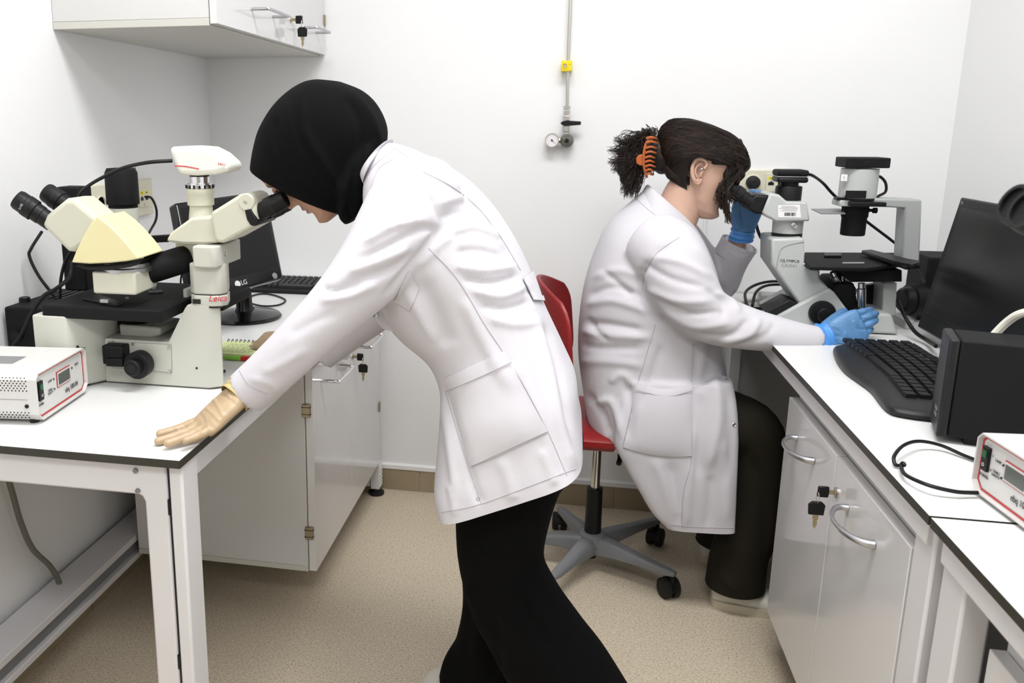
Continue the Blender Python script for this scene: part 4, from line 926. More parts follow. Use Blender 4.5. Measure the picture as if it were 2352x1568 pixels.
for tp in tips:
    dd = V(tp.x - hub.x, tp.y - hub.y, 0); ln = dd.length; dd.normalize(); ln = max(.24, min(.29, ln)); sd = V(-dd.y, dd.x, 0)
    rs = []
    for s_, hw, zt, zb in ((.02, .026, .108, .058), (.08, .023, .104, .066), (ln * .6, .018, .094, .070), (ln - .02, .0145, .086, .070), (ln, .010, .083, .072)):
        c0 = V(hub.x, hub.y, 0) + dd * s_
        rs.append([c0 + sd * hw + V(0, 0, zb), c0 + sd * hw * .95 + V(0, 0, zb + (zt - zb) * .7), c0 + sd * hw * .6 + V(0, 0, zt), c0 - sd * hw * .6 + V(0, 0, zt), c0 - sd * hw * .95 + V(0, 0, zb + (zt - zb) * .7), c0 - sd * hw + V(0, 0, zb)])
    MB().rings(rs).build('base_arm', 'plasticgrey', ch, bevel=.003, smooth=50)
    wc = V(hub.x, hub.y, 0) + dd * (ln - .008); an = random.uniform(0, PI); wa = V(math.cos(an), math.sin(an), 0); wf = V(-wa.y, wa.x, 0) * .014
    cs_ = MB().cyl(wc + V(0, 0, .05), wc + V(0, 0, .078), .006, n=12).build('caster_stem', 'black', ch)
    for s_ in (-1, 1):
        MB().lathe(wc + wf + V(0, 0, .028) + wa * (.004 * s_), wc + wf + V(0, 0, .028) + wa * s_, [(0, .020), (.001, .028), (.016, .028), (.019, .024), (.020, .012)], 24).build('caster_wheel', 'rubber', ch)
    MB().ext([wc + wf + V(0, 0, .028) - wa * .006 + q for q in [V(-wa.y, wa.x, 0) * (.031 * math.cos(a)) + V(0, 0, .031 * math.sin(a)) for a in [i * PI / 8 for i in range(9)]]], wa * .012).build('caster_hood', 'black', ch)
# mechanism and seat
MB().box(hub.x - .075, hub.x + .085, hub.y - .06, hub.y + .06, .395, .424).build('mechanism', 'black', ch, bevel=.01)
MB().lathe(V(hub.x, hub.y, .385), V(hub.x, hub.y, 2), [(0, .03), (.02, .045)], 24).build('mechanism_cup', 'black', ch)
MB().tube([V(hub.x + .05, hub.y - .05, .402), V(hub.x + .055, hub.y - .12, .400), V(hub.x + .05, hub.y - .145, .385)], .007, 10).build('height_lever', 'black', ch)
rs = []
for z, g in ((.424, .80), (.428, .93), (.442, 1.0), (.456, 1.0), (.464, .95), (.467, .8)):
    rs.append([V(hub.x + .0 + .195 * g * math.copysign(abs(math.cos(a)) ** .65, math.cos(a)), hub.y + .185 * g * math.copysign(abs(math.sin(a)) ** .65, math.sin(a)), z) for a in [k * 2 * PI / 40 for k in range(40)]])
MB().rings(rs).build('seat', 'chairred', ch)
# back rest shell: curved in plan, wraps the sitter
rs = []
xb = P(1290, 700, 2.28).x
def backpt(sv, zt): # sv -1..1 across, zt 0..1 up
    z = .59 + (.265 - .055 * sv * sv) * zt
    hw = .185 * (1 - .10 * (2 * zt - 1) ** 2)
    return V(xb - .085 * (1 - sv * sv) + .045 - .02 * zt, 2.28 + hw * sv, z)
mb = MB(); nu, nv = 20, 14
def rr_(sv, zt):
    # rounded rectangle mapping
    return sv * (1 - .12 * abs(2 * zt - 1) ** 6), zt
for off in (0, 1):
    for i in range(nu + 1):
        for j in range(nv + 1):
            a, b = rr_(-1 + 2 * i / nu, j / nv); p = backpt(a, b)
            if off: p = p + V(-.012, 0, 0)
            mb.v.append(p)
N1 = (nu + 1) * (nv + 1); idx = lambda o_, i, j: o_ * N1 + i * (nv + 1) + j
for i in range(nu):
    for j in range(nv):
        mb.f.append((idx(0, i, j), idx(0, i + 1, j), idx(0, i + 1, j + 1), idx(0, i, j + 1))); mb.f.append((idx(1, i, j), idx(1, i, j + 1), idx(1, i + 1, j + 1), idx(1, i + 1, j)))
for i in range(nu):
    mb.f.append((idx(0, i, 0), idx(1, i, 0), idx(1, i + 1, 0), idx(0, i + 1, 0))); mb.f.append((idx(0, i, nv), idx(0, i + 1, nv), idx(1, i + 1, nv), idx(1, i, nv)))
for j in range(nv):
    mb.f.append((idx(0, 0, j), idx(0, 0, j + 1), idx(1, 0, j + 1), idx(1, 0, j))); mb.f.append((idx(0, nu, j), idx(1, nu, j), idx(1, nu, j + 1), idx(0, nu, j + 1)))
mb.m = [0] * len(mb.f)
mb.build('backrest', 'chairred', ch, bevel=.004, seg=3)
MB().tube([V(hub.x - .05, hub.y, .41), V(hub.x - .16, hub.y, .412), V(xb - .06, hub.y, .45), V(xb - .062, hub.y, .55), V(xb - .06, hub.y, .68)], .014, 12).build('back_support', 'black', ch)
# ================================================================== people: tools
import numpy as np
mat('coat', (.62, .602, .638), .85, spec=.25, var=.012, scale=9, bump=.10, bscale=900)
mat('coatseam', (.48, .46, .50), .85, spec=.2)
mat('headscarf', (.0032, .0032, .0036), .9, spec=.12, bump=.1, bscale=800)
mat('blacktrousers', (.0028, .0028, .003), .92, spec=.1, bump=.08, bscale=700)
mat('olivetrousers', (.017, .0145, .010), .9, spec=.15, bump=.1, bscale=600)
mat('skin', (.50, .285, .19), .5, sub=.08, var=.05, scale=40, bump=.04, bscale=600)
mat('skin2', (.58, .365, .275), .5, sub=.08, var=.05, scale=40, bump=.04, bscale=600)
mat('lips', (.42, .16, .13), .4)
mat('latex', (.47, .345, .215), .42, sub=.1, var=.10, scale=30, bump=.35, bscale=90)
mat('latexcuff', (.58, .47, .20), .4, sub=.1, var=.06, scale=30)
mat('nitrile', (.095, .235, .46), .45, var=.10, scale=35, bump=.35, bscale=110)
mat('nitrilecuff', (.07, .27, .68), .42, var=.06, scale=35)
mat('hair', (.008, .004, .0026), .5, var=.3, scale=60, spec=.3)
mat('hairlight', (.024, .011, .006), .45, var=.3, scale=60, spec=.35)
mat('clip', (.42, .105, .025), .3)
mat('shoe', (.70, .67, .60), .6, var=.03, scale=15)
mat('shoesole', (.58, .52, .40), .6, var=.04, scale=15)
mat('gold', (.7, .5, .25), .25, metal=1)
def spow(c, e): return math.copysign(abs(c) ** e, c)
def station_ring(f, b, ym, yc, half, e=.85, N=44):
    A, B = P(*f, ym), P(*b, ym); A.y = B.y = yc; c = (A + B) / 2; u = (A - B) / 2
    return [c + u * spow(math.cos(2 * PI * k / N), e) + V(0, half, 0) * spow(math.sin(2 * PI * k / N), e) for k in range(N)]
def catmull_rings(rs, sub=5):
    out = []
    for i in range(len(rs) - 1):
        r0, r1, r2, r3 = rs[max(i - 1, 0)], rs[i], rs[i + 1], rs[min(i + 2, len(rs) - 1)]
        for k in range(sub):
            t = k / sub
            out.append([.5 * ((2 * p1) + (p2 - p0) * t + (2 * p0 - 5 * p1 + 4 * p2 - p3) * t * t + (3 * p1 - p0 - 3 * p2 + p3) * t ** 3) for p0, p1, p2, p3 in zip(r0, r1, r2, r3)])
    return out + [rs[-1]]
def body_loft(st, sub=5): return MB().rings(catmull_rings([station_ring(*s) for s in st], sub))
def limb(pts, sub=6, n=28, flat=1.0, fdir=None):   # pts: (Vector, radius[, flat])
    pos = [p[0] for p in pts]; rad = [p[1] for p in pts]
    path = smooth_path(pos, sub); rr = []
    rv = smooth_path([V(r, 0, 0) for r in rad], sub); rr = [q.x for q in rv]
    rs = []; up = None; m = len(path)
    for i, p in enumerate(path):
        t = (path[min(i + 1, m - 1)] - path[max(i - 1, 0)]).normalized()
        if up is None: up = (fdir - t * fdir.dot(t)).normalized() if fdir is not None else t.orthogonal().normalized()
        up = (up - t * up.dot(t)).normalized(); v = t.cross(up)
        rs.append([p + (up * math.cos(2 * PI * k / n) * flat + v * math.sin(2 * PI * k / n)) * rr[i] for k in range(n)])
    return MB().rings(rs)
def ball(mb_, c, r, sc=(1, 1, 1)): return mb_.sphere(c, r, 12, sc=sc)
def join(parts):
    m = MB()
    for p in parts: m.add(p.v, p.f)
    return m
def fuse(parts, voxel, smooth=4):
    me = join(parts).mesh('fuse'); ob = bpy.data.objects.new('fuse', me); C.objects.link(ob)
    r = ob.modifiers.new('r', 'REMESH'); r.mode = 'VOXEL'; r.voxel_size = voxel
    if smooth:
        s = ob.modifiers.new('s', 'SMOOTH'); s.factor = .5; s.iterations = smooth
    dg = bpy.context.evaluated_depsgraph_get(); out = bpy.data.meshes.new_from_object(ob.evaluated_get(dg))
    bpy.data.objects.remove(ob); bpy.data.meshes.remove(me); return out
def trim(me, p, nrm):        # cut the cloth cleanly along a hem plane
    b = bmesh.new(); b.from_mesh(me)
    bmesh.ops.bisect_plane(b, geom=b.verts[:] + b.edges[:] + b.faces[:], plane_co=p, plane_no=nrm, clear_outer=True)
    b.to_mesh(me); b.free(); me.update()
def coords(me):
    a = np.empty(len(me.vertices) * 3, 'f4'); me.vertices.foreach_get('co', a); return a.reshape(-1, 3).astype(float)
def normals(me):
    a = np.empty(len(me.vertices) * 3, 'f4'); me.vertex_normals.foreach_get('vector', a); return a.reshape(-1, 3).astype(float)
def project(co):      # back to measured picture coordinates, to lay folds where they were seen
    d = co - np.array([0, 0, CAMH]); cy, sy, cp, sp = math.cos(R(YAW)), math.sin(R(YAW)), math.cos(R(PITCH)), math.sin(R(PITCH))
    X = d[:, 0] * cy + d[:, 1] * sy; Y = -d[:, 0] * sy + d[:, 1] * cy; Z = d[:, 2]
    depth = Y * cp - Z * sp; vert = -(Y * sp + Z * cp)
    return np.stack([F * X / depth + CX, F * vert / depth + CY], 1)
def folds(me, specs, unit):     # specs: (polyline, amplitude m, width px[, one-sided])
    co, no = coords(me), normals(me); pp = project(co)
    tocam = np.array([0, 0, CAMH]) - co; tocam /= np.linalg.norm(tocam, axis=1)[:, None]
    face = np.clip(((no * tocam).sum(1) - .02) / .25, 0, 1)
    disp = np.zeros(len(co))
    for pl_, amp, wd in specs:
        q = np.array([[v.x, v.y] for v in smooth_path([V(a, b, 0) for a, b in pl_], 4)])
        best = np.full(len(co), 1e9); tt = np.zeros(len(co)); L = len(q) - 1
        lo, hi = q.min(0) - 3 * wd, q.max(0) + 3 * wd
        sel = np.where(((pp > lo) & (pp < hi)).all(1))[0]
        if not len(sel): continue
        ps = pp[sel]; bs = np.full(len(sel), 1e9); ts = np.zeros(len(sel))
        for i in range(L):
            a, b = q[i], q[i + 1]; ab = b - a; t = np.clip(((ps - a) @ ab) / (ab @ ab + 1e-9), 0, 1)
            d = np.linalg.norm(ps - (a + t[:, None] * ab), axis=1); m = d < bs; bs[m] = d[m]; ts[m] = (i + t[m]) / L
        fade = np.clip(np.minimum(ts, 1 - ts) * 5 + .12, 0, 1)
        disp[sel] += amp * np.exp(-(bs / wd) ** 2) * fade
    co += no * (disp * face)[:, None]
    me.vertices.foreach_set('co', co.astype('f4').ravel()); me.update()
def rumple(me, amp, scale, seed=0, zmin=-9):
    co, no = coords(me), normals(me)
    d = np.array([noise.noise(Vector(c) * scale + Vector((seed, 0, 0))) for c in co]) * amp
    co += no * d[:, None]; me.vertices.foreach_set('co', co.astype('f4').ravel()); me.update()
def put(me, name, matn, parent, smooth=180, label=None):
    off = WOFF.get(parent, Vector())
    if off.length: me.transform(Matrix.Translation(-off))
    me.materials.clear()
    o = finish(me, name, matn, parent, smooth=0, label=label); me.shade_smooth(); return o
def bvh(me): return BVHTree.FromPolygons([v.co.copy() for v in me.vertices], [tuple(p.vertices) for p in me.polygons])
CAMV = Vector((0, 0, CAMH))
def hit(tree, px, py):
    d = Vector(ray(px, py)).normalized(); loc, n, i, dist = tree.ray_cast(CAMV, d)
    return (loc, n if n.dot(d) < 0 else -n) if loc else (None, None)
def seam(tree, pl_, name, matn, parent, r=.0009, lift=.0002):
    q = smooth_path([V(a, b, 0) for a, b in pl_], 10); pts = []
    for v in q:
        l, n = hit(tree, v.x, v.y)
        if l is not None and (not pts or ((l - pts[-1]).length < .03)): pts.append(l + n * lift)
    if len(pts) > 2: MB().tube(pts, r, 6, sub=0).build(name, matn, parent)
def patch(tree, quad, name, matn, parent, nu=20, nv=20, lift=.003, sag=None, th=.002, bulge=0):
    a, b, c_, d = [np.array(q, float) for q in quad]; pts = {}; last = None
    for i in range(nu + 1):
        for j in range(nv + 1):
            s, t = i / nu, j / nv; q = (a * (1 - s) + b * s) * (1 - t) + (d * (1 - s) + c_ * s) * t
            if sag: q[1] += sag(s, t)
            l, n = hit(tree, *q)
            if l is None: l, n = last
            last = (l, n); e = bulge * math.sin(PI * s) * math.sin(PI * min(1, t)) ** .5
            pts[i, j] = (l + n * (lift + e), l + n * (lift - th))
    mb = MB(); I = lambda k, i, j: k * (nu + 1) * (nv + 1) + i * (nv + 1) + j
    mb.v = [pts[i, j][0] for i in range(nu + 1) for j in range(nv + 1)] + [pts[i, j][1] for i in range(nu + 1) for j in range(nv + 1)]
    for i in range(nu):
        for j in range(nv): mb.f.append((I(0, i, j), I(0, i, j + 1), I(0, i + 1, j + 1), I(0, i + 1, j)))
    ed = [(i, 0) for i in range(nu)] + [(nu, j) for j in range(nv)] + [(i, nv) for i in range(nu, 0, -1)] + [(0, j) for j in range(nv, 0, -1)]
    for k in range(len(ed)):
        p, q = ed[k], ed[(k + 1) % len(ed)]; mb.f.append((I(0, *p), I(0, *q), I(1, *q), I(1, *p)))
    mb.m = [0] * len(mb.f)
    return mb.build(name, matn, parent, smooth=50)
# ---- head: lateral slices with a modelled profile; local x forward, z up
HS = [(-.112, .050, .020, .016), (-.104, .074, .004, .030), (-.090, .083, -.018, .042), (-.068, .079, -.045, .052), (-.046, .081, -.060, .058), (-.022, .080, -.076, .064),
      (.004, .077, -.087, .069), (.026, .079, -.093, .0725), (.046, .087, -.097, .074), (.070, .083, -.096, .073), (.090, .066, -.083, .063), (.106, .036, -.052, .041), (.113, .008, -.015, .014)]
NOSE = [(-.034, 0), (-.027, .004), (-.021, .019), (-.013, .026), (-.004, .021), (.010, .013), (.025, .006), (.036, .001), (.05, 0)]
def lerp_tab(tab, z):
    if z <= tab[0][0]: return tab[0][1:]
    for a, b in zip(tab, tab[1:]):
        if z <= b[0]:
            t = (z - a[0]) / (b[0] - a[0]); t = t * t * (3 - 2 * t) if len(a) == 2 else t
            return tuple(x + (y - x) * t for x, y in zip(a[1:], b[1:]))
    return tab[-1][1:]
def head_point(z, th, grow=0):
    f, b, w_ = lerp_tab(HS, z); c = (f + b) / 2; r = (f - b) / 2 + grow
    x = c + r * spow(math.cos(th), .92); y = (w_ + grow) * spow(math.sin(th), .92)
    if math.cos(th) > 0 and not grow:
        g = lambda y0, z0, sy, sz: math.exp(-((abs(y) - y0) / sy) ** 2 - ((z - z0) / sz) ** 2)
        nz = lerp_tab(NOSE, z)[0]; wn = .0075 + .006 * max(0, min(1, (.02 - z) / .04))
        x += nz * math.exp(-(y / wn) ** 2)
        x += .0055 * g(0, -.044, .019, .0055) + .006 * g(0, -.057, .017, .006) - .004 * g(0, -.0505, .02, .0025) + .005 * g(0, -.092, .018, .012) - .004 * g(0, -.070, .02, .008)
        x += -.011 * g(.031, .022, .015, .011) + .004 * g(.030, .022, .009, .007) + .003 * g(.03, .043, .02, .006) + .003 * g(.042, -.005, .02, .015) + .004 * g(.012, -.020, .005, .006)
    return V(x, y, z)
def head_mb(N=56, M_=72):
    zs = [-.112 + .225 * (i / M_) for i in range(M_ + 1)]
    return MB().rings([[head_point(z, 2 * PI * k / N) for k in range(N)] for z in zs])
def frame(origin, fwd, up):
    f = Vector(fwd).normalized(); u = (Vector(up) - f * Vector(up).dot(f)).normalized(); s = u.cross(f)
    m = Matrix((f, s, u)).transposed().to_4x4(); m.translation = origin; return m
# ---- hand: palm plus five fingers, local x = towards finger tips, y = towards the little finger, z = back of hand
def hand_mesh(mtx, curl, s=1.0, mirror=False, thumb=(.5, .35), spread=.06, voxel=.0024, cuff=.03):
    parts = []
    yy = -1 if mirror else 1
    W0 = lambda x, y, z: V(x * s, y * s * yy, z * s)
    rs = []
    for x, hw, hz, zc in ((-cuff, .030, .024, .0), (-.012, .029, .022, 0), (.0, .030, .020, 0), (.02, .035, .017, .001), (.05, .040, .0145, .001), (.075, .041, .0125, .0), (.09, .038, .010, -.001)):
        rs.append([W0(x, hw * spow(math.cos(a), .75), zc + hz * spow(math.sin(a), .8)) for a in [k * 2 * PI / 28 for k in range(28)]])
    parts.append(MB().rings(catmull_rings(rs, 4)))
    for i, (y0, ln, r) in enumerate(((-.029, .072, .0085), (-.010, .080, .0088), (.010, .075, .0085), (.028, .058, .0075))):
        c = curl[i]; ang = 0; p = W0(.078 - abs(y0 - .0) * .25, y0, -.001); pts = [(p - W0(.02, 0, 0), r * s * 1.1), (p, r * s * 1.12)]
        sp = (y0 / .029) * spread
        for j, (fr, bend) in enumerate(((.46, c[0]), (.30, c[1]), (.24, c[2]))):
            ang += bend; d = W0(math.cos(ang) * math.cos(sp), math.sin(sp), -math.sin(ang)) 
            seg = d * ln * fr
            pts.append((pts[-1][0] + seg * .5, r * s * (1.0 - .06 * j))); pts.append((pts[-1][0] + seg * .5, r * s * (1.04 - .1 * j)))
        parts.append(limb(pts, 3, 14)); ball(parts[-1], pts[-1][0], r * s * .86)
    t0 = W0(.012, -.024, -.006); a, b = thumb
    d1 = W0(math.cos(a), -math.sin(a), -b * .6).normalized(); d2 = W0(math.cos(a * .6), -math.sin(a * .6), -b).normalized(); d3 = W0(math.cos(a * .3), -math.sin(a * .3), -b).normalized()
    q1 = t0 + d1 * .034 * s; q2 = q1 + d2 * .030 * s; q3 = q2 + d3 * .022 * s
    parts.append(limb([(t0 - d1 * .012 * s, .013 * s), (t0, .0145 * s), (q1, .0115 * s), ((q1 + q2) / 2, .0100 * s), (q2, .0102 * s), (q3, .0085 * s)], 3, 14)); ball(parts[-1], q3, .008 * s)
    me = fuse([MB().add([mtx @ v for v in p.v], p.f) for p in parts], voxel, 3)
    return me
def cuff_ring(mtx, x0, x1, r0, r1, name, matn, parent, s=1, ridges=3, flat=.8):
    rs = []; n = 40; m = 14
    for i in range(m + 1):
        t = i / m; r = r0 + (r1 - r0) * t + .0016 * math.sin(t * PI * 2 * ridges)
        rs.append([mtx @ V(x0 + (x1 - x0) * t, r * math.cos(a) * (1 + .03 * math.sin(5 * a + t * 6)), r * flat * math.sin(a) * (1 + .03 * math.cos(4 * a + t * 5))) for a in [k * 2 * PI / n for k in range(n)]])
    # rolled bead
    for k in range(7):
        a_ = k * PI / 6; rs.append([mtx @ V(x1 + .0018 * math.sin(a_), (r1 + .0018 * (1 - math.cos(a_)) * .5) * math.cos(a), (r1 + .0018 * (1 - math.cos(a_)) * .5) * flat * math.sin(a)) for a in [k_ * 2 * PI / n for k_ in range(n)]])
    MB().rings(rs, cap=False).build(name, matn, parent, smooth=80)
def snap_button(tree, px, py, parent, r=.0052):
    l, n = hit(tree, px, py)
    if l is None: return
    ob = MB().lathe(l - n * .001, l + n, [(0, r), (.002, r), (.0028, r * .8), (.0016, r * .55), (.0016, .0001)], 20).build('snap_button', 'satin', parent)
# ================================================================== standing woman in headscarf
Y1 = 1.50
pw = thing('person', 'person in black headscarf and white coat bending over the left microscope', 'person', (.0, 1.5, 0))
# --- head and body (one mesh)
up1 = V(-.829, 0, .559); fw1 = V(-.559, 0, -.829)
sc1 = .87
chin = P(752, 512, 1.53)
m1 = frame(chin - (fw1.normalized() * .078 + up1.normalized() * -.104) * sc1, fw1, up1) @ Matrix.Scale(sc1, 4)
hd = head_mb(); hd.xf(m1)
rest = []
rest.append(limb([(P(770, 400, 1.53), .05), (P(835, 400, 1.52), .04), (P(900, 430, 1.51), .045)], 4))
rest.append(body_loft([((880, 430), (905, 345), 1.5, 1.5, .06), ((875, 560), (1030, 410), 1.5, 1.5, .14), ((900, 690), (1140, 520), 1.5, 1.5, .15), ((1010, 800), (1210, 690), 1.5, 1.5, .13), ((1050, 900), (1270, 830), 1.5, 1.5, .16), ((1090, 1050), (1270, 1000), 1.5, 1.5, .15)], 4))
A1 = [(P(940, 470, 1.36), .05), (P(850, 615, 1.31), .042), (P(770, 700, 1.29), .036), (P(640, 828, 1.27), .030), (P(555, 892, 1.27), .025)]
A2 = [(P(950, 490, 1.64), .05), (P(900, 640, 1.72), .042), (P(820, 735, 1.74), .036), (P(715, 795, 1.73), .026)]
rest += [limb(A1, 5, 18), limb(A2, 5, 18)]
legN = [V(-.06, 1.43, .72), V(-.055, 1.42, .44), V(.16, 1.44, .09)]
def px_leg(lst): return [(P(a, b, y), r) for a, b, y, r in lst]
foN = V(.125, 1.43, 0); foF = V(-.125, 1.655, 0)
rest.append(limb([(P(1180, 1040, 1.43), .08), (P(1165, 1230, 1.43), .06), (P(1190, 1370, 1.43), .045), (P(1290, 1540, 1.43), .04), (foN + V(0, 0, .06), .034)], 4, 18))
rest.append(limb([(P(1150, 1040, 1.57), .08), (P(1150, 1230, 1.57), .06), (P(1145, 1350, 1.58), .045), (P(1110, 1540, 1.59), .04), (foF + V(0.02, 0, .06), .034)], 4, 18))
bm = fuse(rest, .009, 3); fm = hd.mesh('h')
bmj = bmesh.new(); bmj.from_mesh(bm); bmj.from_mesh(fm); me = bpy.data.meshes.new('body'); bmj.to_mesh(me); bmj.free()
body1 = put(me, 'body', 'skin', pw)
lp = [m1 @ head_point(z, t) + (m1.to_3x3() @ V(.0006, 0, 0)) for z, t in ()]
for z0, z1, nm in ((-.0485, -.040, 'upper_lip'), (-.062, -.0525, 'lower_lip')):
    rs = [[m1 @ (head_point(z0 + (z1 - z0) * i / 4, -.42 + .84 * k / 12) + V(.0007 * math.sin(PI * i / 4), 0, 0)) for k in range(13)] for i in range(5)]
    mb = MB(); mb.v = [p for r in rs for p in r]
    for i in range(4):
        for k in range(12): mb.f.append((i * 13 + k, i * 13 + k + 1, (i + 1) * 13 + k + 1, (i + 1) * 13 + k)); mb.m.append(0)
    mb.build(nm, 'lips', body1)
for s in (-1, 1):
    e = m1 @ V(.073, .031 * s, .022); MB().sphere(e, .0105, 10).build('eyelid', 'skin', body1)
    MB().tube([m1 @ V(.076, s * .018, .018), m1 @ V(.083, s * .028, .021), m1 @ V(.081, s * .036, .020), m1 @ V(.074, s * .044, .018)], .0014, 6).build('eyelashes', 'ink', body1)
# --- headscarf
hs = body_loft([((577, 389), (786, 492), 1.53, 1.53, .062, .95), ((580, 376), (806, 480), 1.53, 1.53, .078, .95), ((588, 338), (846, 425), 1.53, 1.53, .094, .95), ((602, 294), (876, 362), 1.53, 1.53, .102, .95), ((630, 247), (888, 302), 1.53, 1.53, .100, .95), ((664, 212), (868, 247), 1.53, 1.53, .086, .95), ((700, 189), (832, 209), 1.53, 1.53, .062, .95), ((728, 182), (780, 187), 1.53, 1.53, .026, .95)], 6)
nk = body_loft([((770, 395), (885, 300), 1.53, 1.53, .07, .95), ((782, 440), (884, 345), 1.53, 1.52, .076, .95), ((787, 478), (872, 395), 1.53, 1.52, .07, .95), ((788, 500), (852, 440), 1.53, 1.52, .058, .95), ((802, 515), (838, 485), 1.53, 1.52, .042, .95)], 5)
me = fuse([hs, nk], .0045, 3)
folds(me, [([(600, 400), (680, 432), (790, 470)], -.004, 7), ([(690, 200), (700, 300), (760, 400), (800, 470)], .006, 12), ([(790, 205), (850, 270), (872, 340)], .007, 12), ([(800, 215), (830, 300), (825, 420)], -.006, 12), ([(660, 230), (680, 330), (730, 430)], .005, 12), ([(840, 330), (835, 420), (815, 500)], .006, 9), ([(815, 380), (805, 440), (795, 500)], -.006, 8), ([(630, 270), (640, 340), (680, 420)], -.004, 12), ([(800, 480), (806, 500), (812, 512)], -.005, 5)], 1)
put(me, 'headscarf', 'headscarf', pw)
# --- lab coat
tor = body_loft([((846, 402), (890, 326), 1.5, 1.5, .055, .9), ((842, 440), (925, 334), 1.5, 1.5, .085, .9), ((848, 500), (985, 360), 1.5, 1.5, .13, .9), ((858, 575), (1060, 405), 1.5, 1.5, .17, .85), ((872, 650), (1125, 468), 1.5, 1.5, .185, .85), ((892, 715), (1175, 540), 1.5, 1.5, .185, .85), ((930, 765), (1212, 612), 1.5, 1.5, .178, .85), ((990, 815), (1248, 700), 1.5, 1.5, .175, .85), ((1015, 872), (1292, 800), 1.49, 1.5, .185, .8), ((1014, 940), (1322, 880), 1.47, 1.5, .20, .75), ((1006, 1040), (1330, 955), 1.44, 1.5, .205, .58), ((1001, 1110), (1338, 1020), 1.41, 1.5, .212, .44), ((1009, 1186), (1341, 1083), 1.36, 1.5, .216, .32), ((1014, 1230), (1350, 1122), 1.36, 1.5, .218, .30)], 6)
sl1 = limb([(P(985, 452, 1.42), .070), (P(945, 472, 1.375), .072), (P(908, 538, 1.345), .071), (P(852, 618, 1.315), .061), (P(775, 703, 1.29), .050), (P(695, 782, 1.275), .044), (P(625, 850, 1.27), .0415), (P(566, 902, 1.27), .0395)], 6, 32)
sl2 = limb([(P(990, 440, 1.58), .075), (P(950, 480, 1.64), .078), (P(915, 600, 1.70), .064), (P(880, 690, 1.73), .052), (P(800, 760, 1.735), .044), (P(735, 815, 1.73), .038)], 6, 28)
me = fuse([tor, sl1, sl2], .0055, 3)
hA, hB = P(1010, 1191, 1.33), P(1337, 1086, 1.33); hn = (hB - hA).cross(V(0, 1, 0)).normalized(); hn = hn if hn.z < 0 else -hn
trim(me, hA, hn)
FC = [
 # sleeve folds
 ([(835, 560), (900, 520), (985, 500)], .006, 8), ([(815, 600), (880, 570), (960, 530), (1010, 525)], -.006, 8), ([(800, 625), (870, 600), (940, 570)], .006, 9), ([(760, 670), (830, 640), (905, 615), (950, 575)], -.006, 9),
 ([(735, 690), (800, 680), (870, 650)], .005, 9), ([(740, 660), (770, 668), (830, 655)], -.005, 7), ([(600, 860), (660, 830), (710, 800)], .003, 10), ([(570, 870), (620, 880), (640, 900)], .003, 8), ([(870, 430), (930, 410), (985, 430)], .004, 9),
 ([(880, 470), (940, 455), (1000, 470)], -.003, 12), ([(660, 770), (720, 740), (780, 715)], -.003, 12),
 # armhole
 ([(900, 372), (945, 400), (985, 450), (1015, 520)], -.003, 6), ([(1015, 522), (960, 590), (880, 685)], -.007, 9), ([(1040, 540), (1000, 570), (960, 620)], .004, 10),
 # back and side folds
 ([(1000, 470), (1060, 455), (1120, 480)], .004, 8), ([(1010, 500), (1070, 490), (1140, 520)], -.005, 8), ([(1030, 535), (1090, 520), (1150, 545)], .005, 8), ([(1045, 580), (1100, 575), (1160, 590)], -.005, 8),
 ([(1040, 610), (1110, 620), (1190, 610)], .005, 8), ([(1060, 640), (1130, 650), (1200, 630)], -.006, 8), ([(1080, 665), (1150, 680), (1215, 655)], .005, 8), ([(1100, 700), (1160, 710), (1225, 690)], -.005, 9), ([(1120, 730), (1180, 745), (1235, 740)], .004, 9),
 ([(1000, 400), (1060, 430), (1100, 470)], .003, 10), ([(1150, 560), (1190, 620), (1220, 690)], -.004, 10),
 # side panel hollow in front of the princess seam and skirt drape
 ([(960, 640), (1000, 720), (1030, 800)], -.008, 22), ([(930, 660), (960, 720), (1000, 790)], .004, 10), ([(1060, 680), (1110, 780), (1180, 900)], .005, 14),
 ([(1250, 740), (1285, 850), (1310, 990)], -.008, 10), ([(1225, 720), (1260, 850), (1290, 1000), (1320, 1080)], .009, 13), ([(1180, 830), (1230, 930), (1275, 1080)], .004, 14), ([(1025, 880), (1050, 980), (1090, 1120), (1105, 1160)], -.006, 9), ([(1015, 900), (1030, 1000), (1050, 1150)], .006, 10),
 ([(1030, 1110), (1040, 1150), (1045, 1185)], .004, 8), ([(1150, 1050), (1170, 1110), (1180, 1150)], .004, 12), ([(1240, 1030), (1262, 1080), (1275, 1115)], .004, 10), ([(1300, 780), (1320, 860), (1340, 950)], .006, 9)]
folds(me, FC, 1)
tree = bvh(me)
coat1 = put(me.copy(), 'lab_coat', 'coat', pw)
for s in ([(905, 340), (955, 375), (990, 420), (1018, 470), (1022, 525)], [(972, 395), (1040, 430), (1100, 480), (1150, 545), (1195, 620)], [(985, 570), (1050, 640), (1110, 740), (1150, 800), (1200, 880), (1255, 985), (1302, 1092)], [(1022, 895), (1050, 990), (1075, 1070), (1108, 1160)], [(1085, 1072), (1150, 1045), (1256, 995)], [(848, 395), (868, 372), (905, 342)], [(1014, 1176), (1100, 1158), (1200, 1122), (1322, 1076)], [(550, 850), (575, 885), (615, 905)], [(905, 365), (870, 388), (848, 440)]):
    seam(tree, s, 'seam', 'coatseam', coat1)
patch(tree, [(1022, 868), (1158, 805), (1256, 990), (1082, 1070)], 'hip_pocket', 'coat', coat1, lift=.0028, sag=lambda s, t: 0, bulge=.004)
seam(tree, [(1028, 896), (1095, 868), (1172, 832)], 'pocket_stitch', 'coatseam', coat1, lift=.0062)
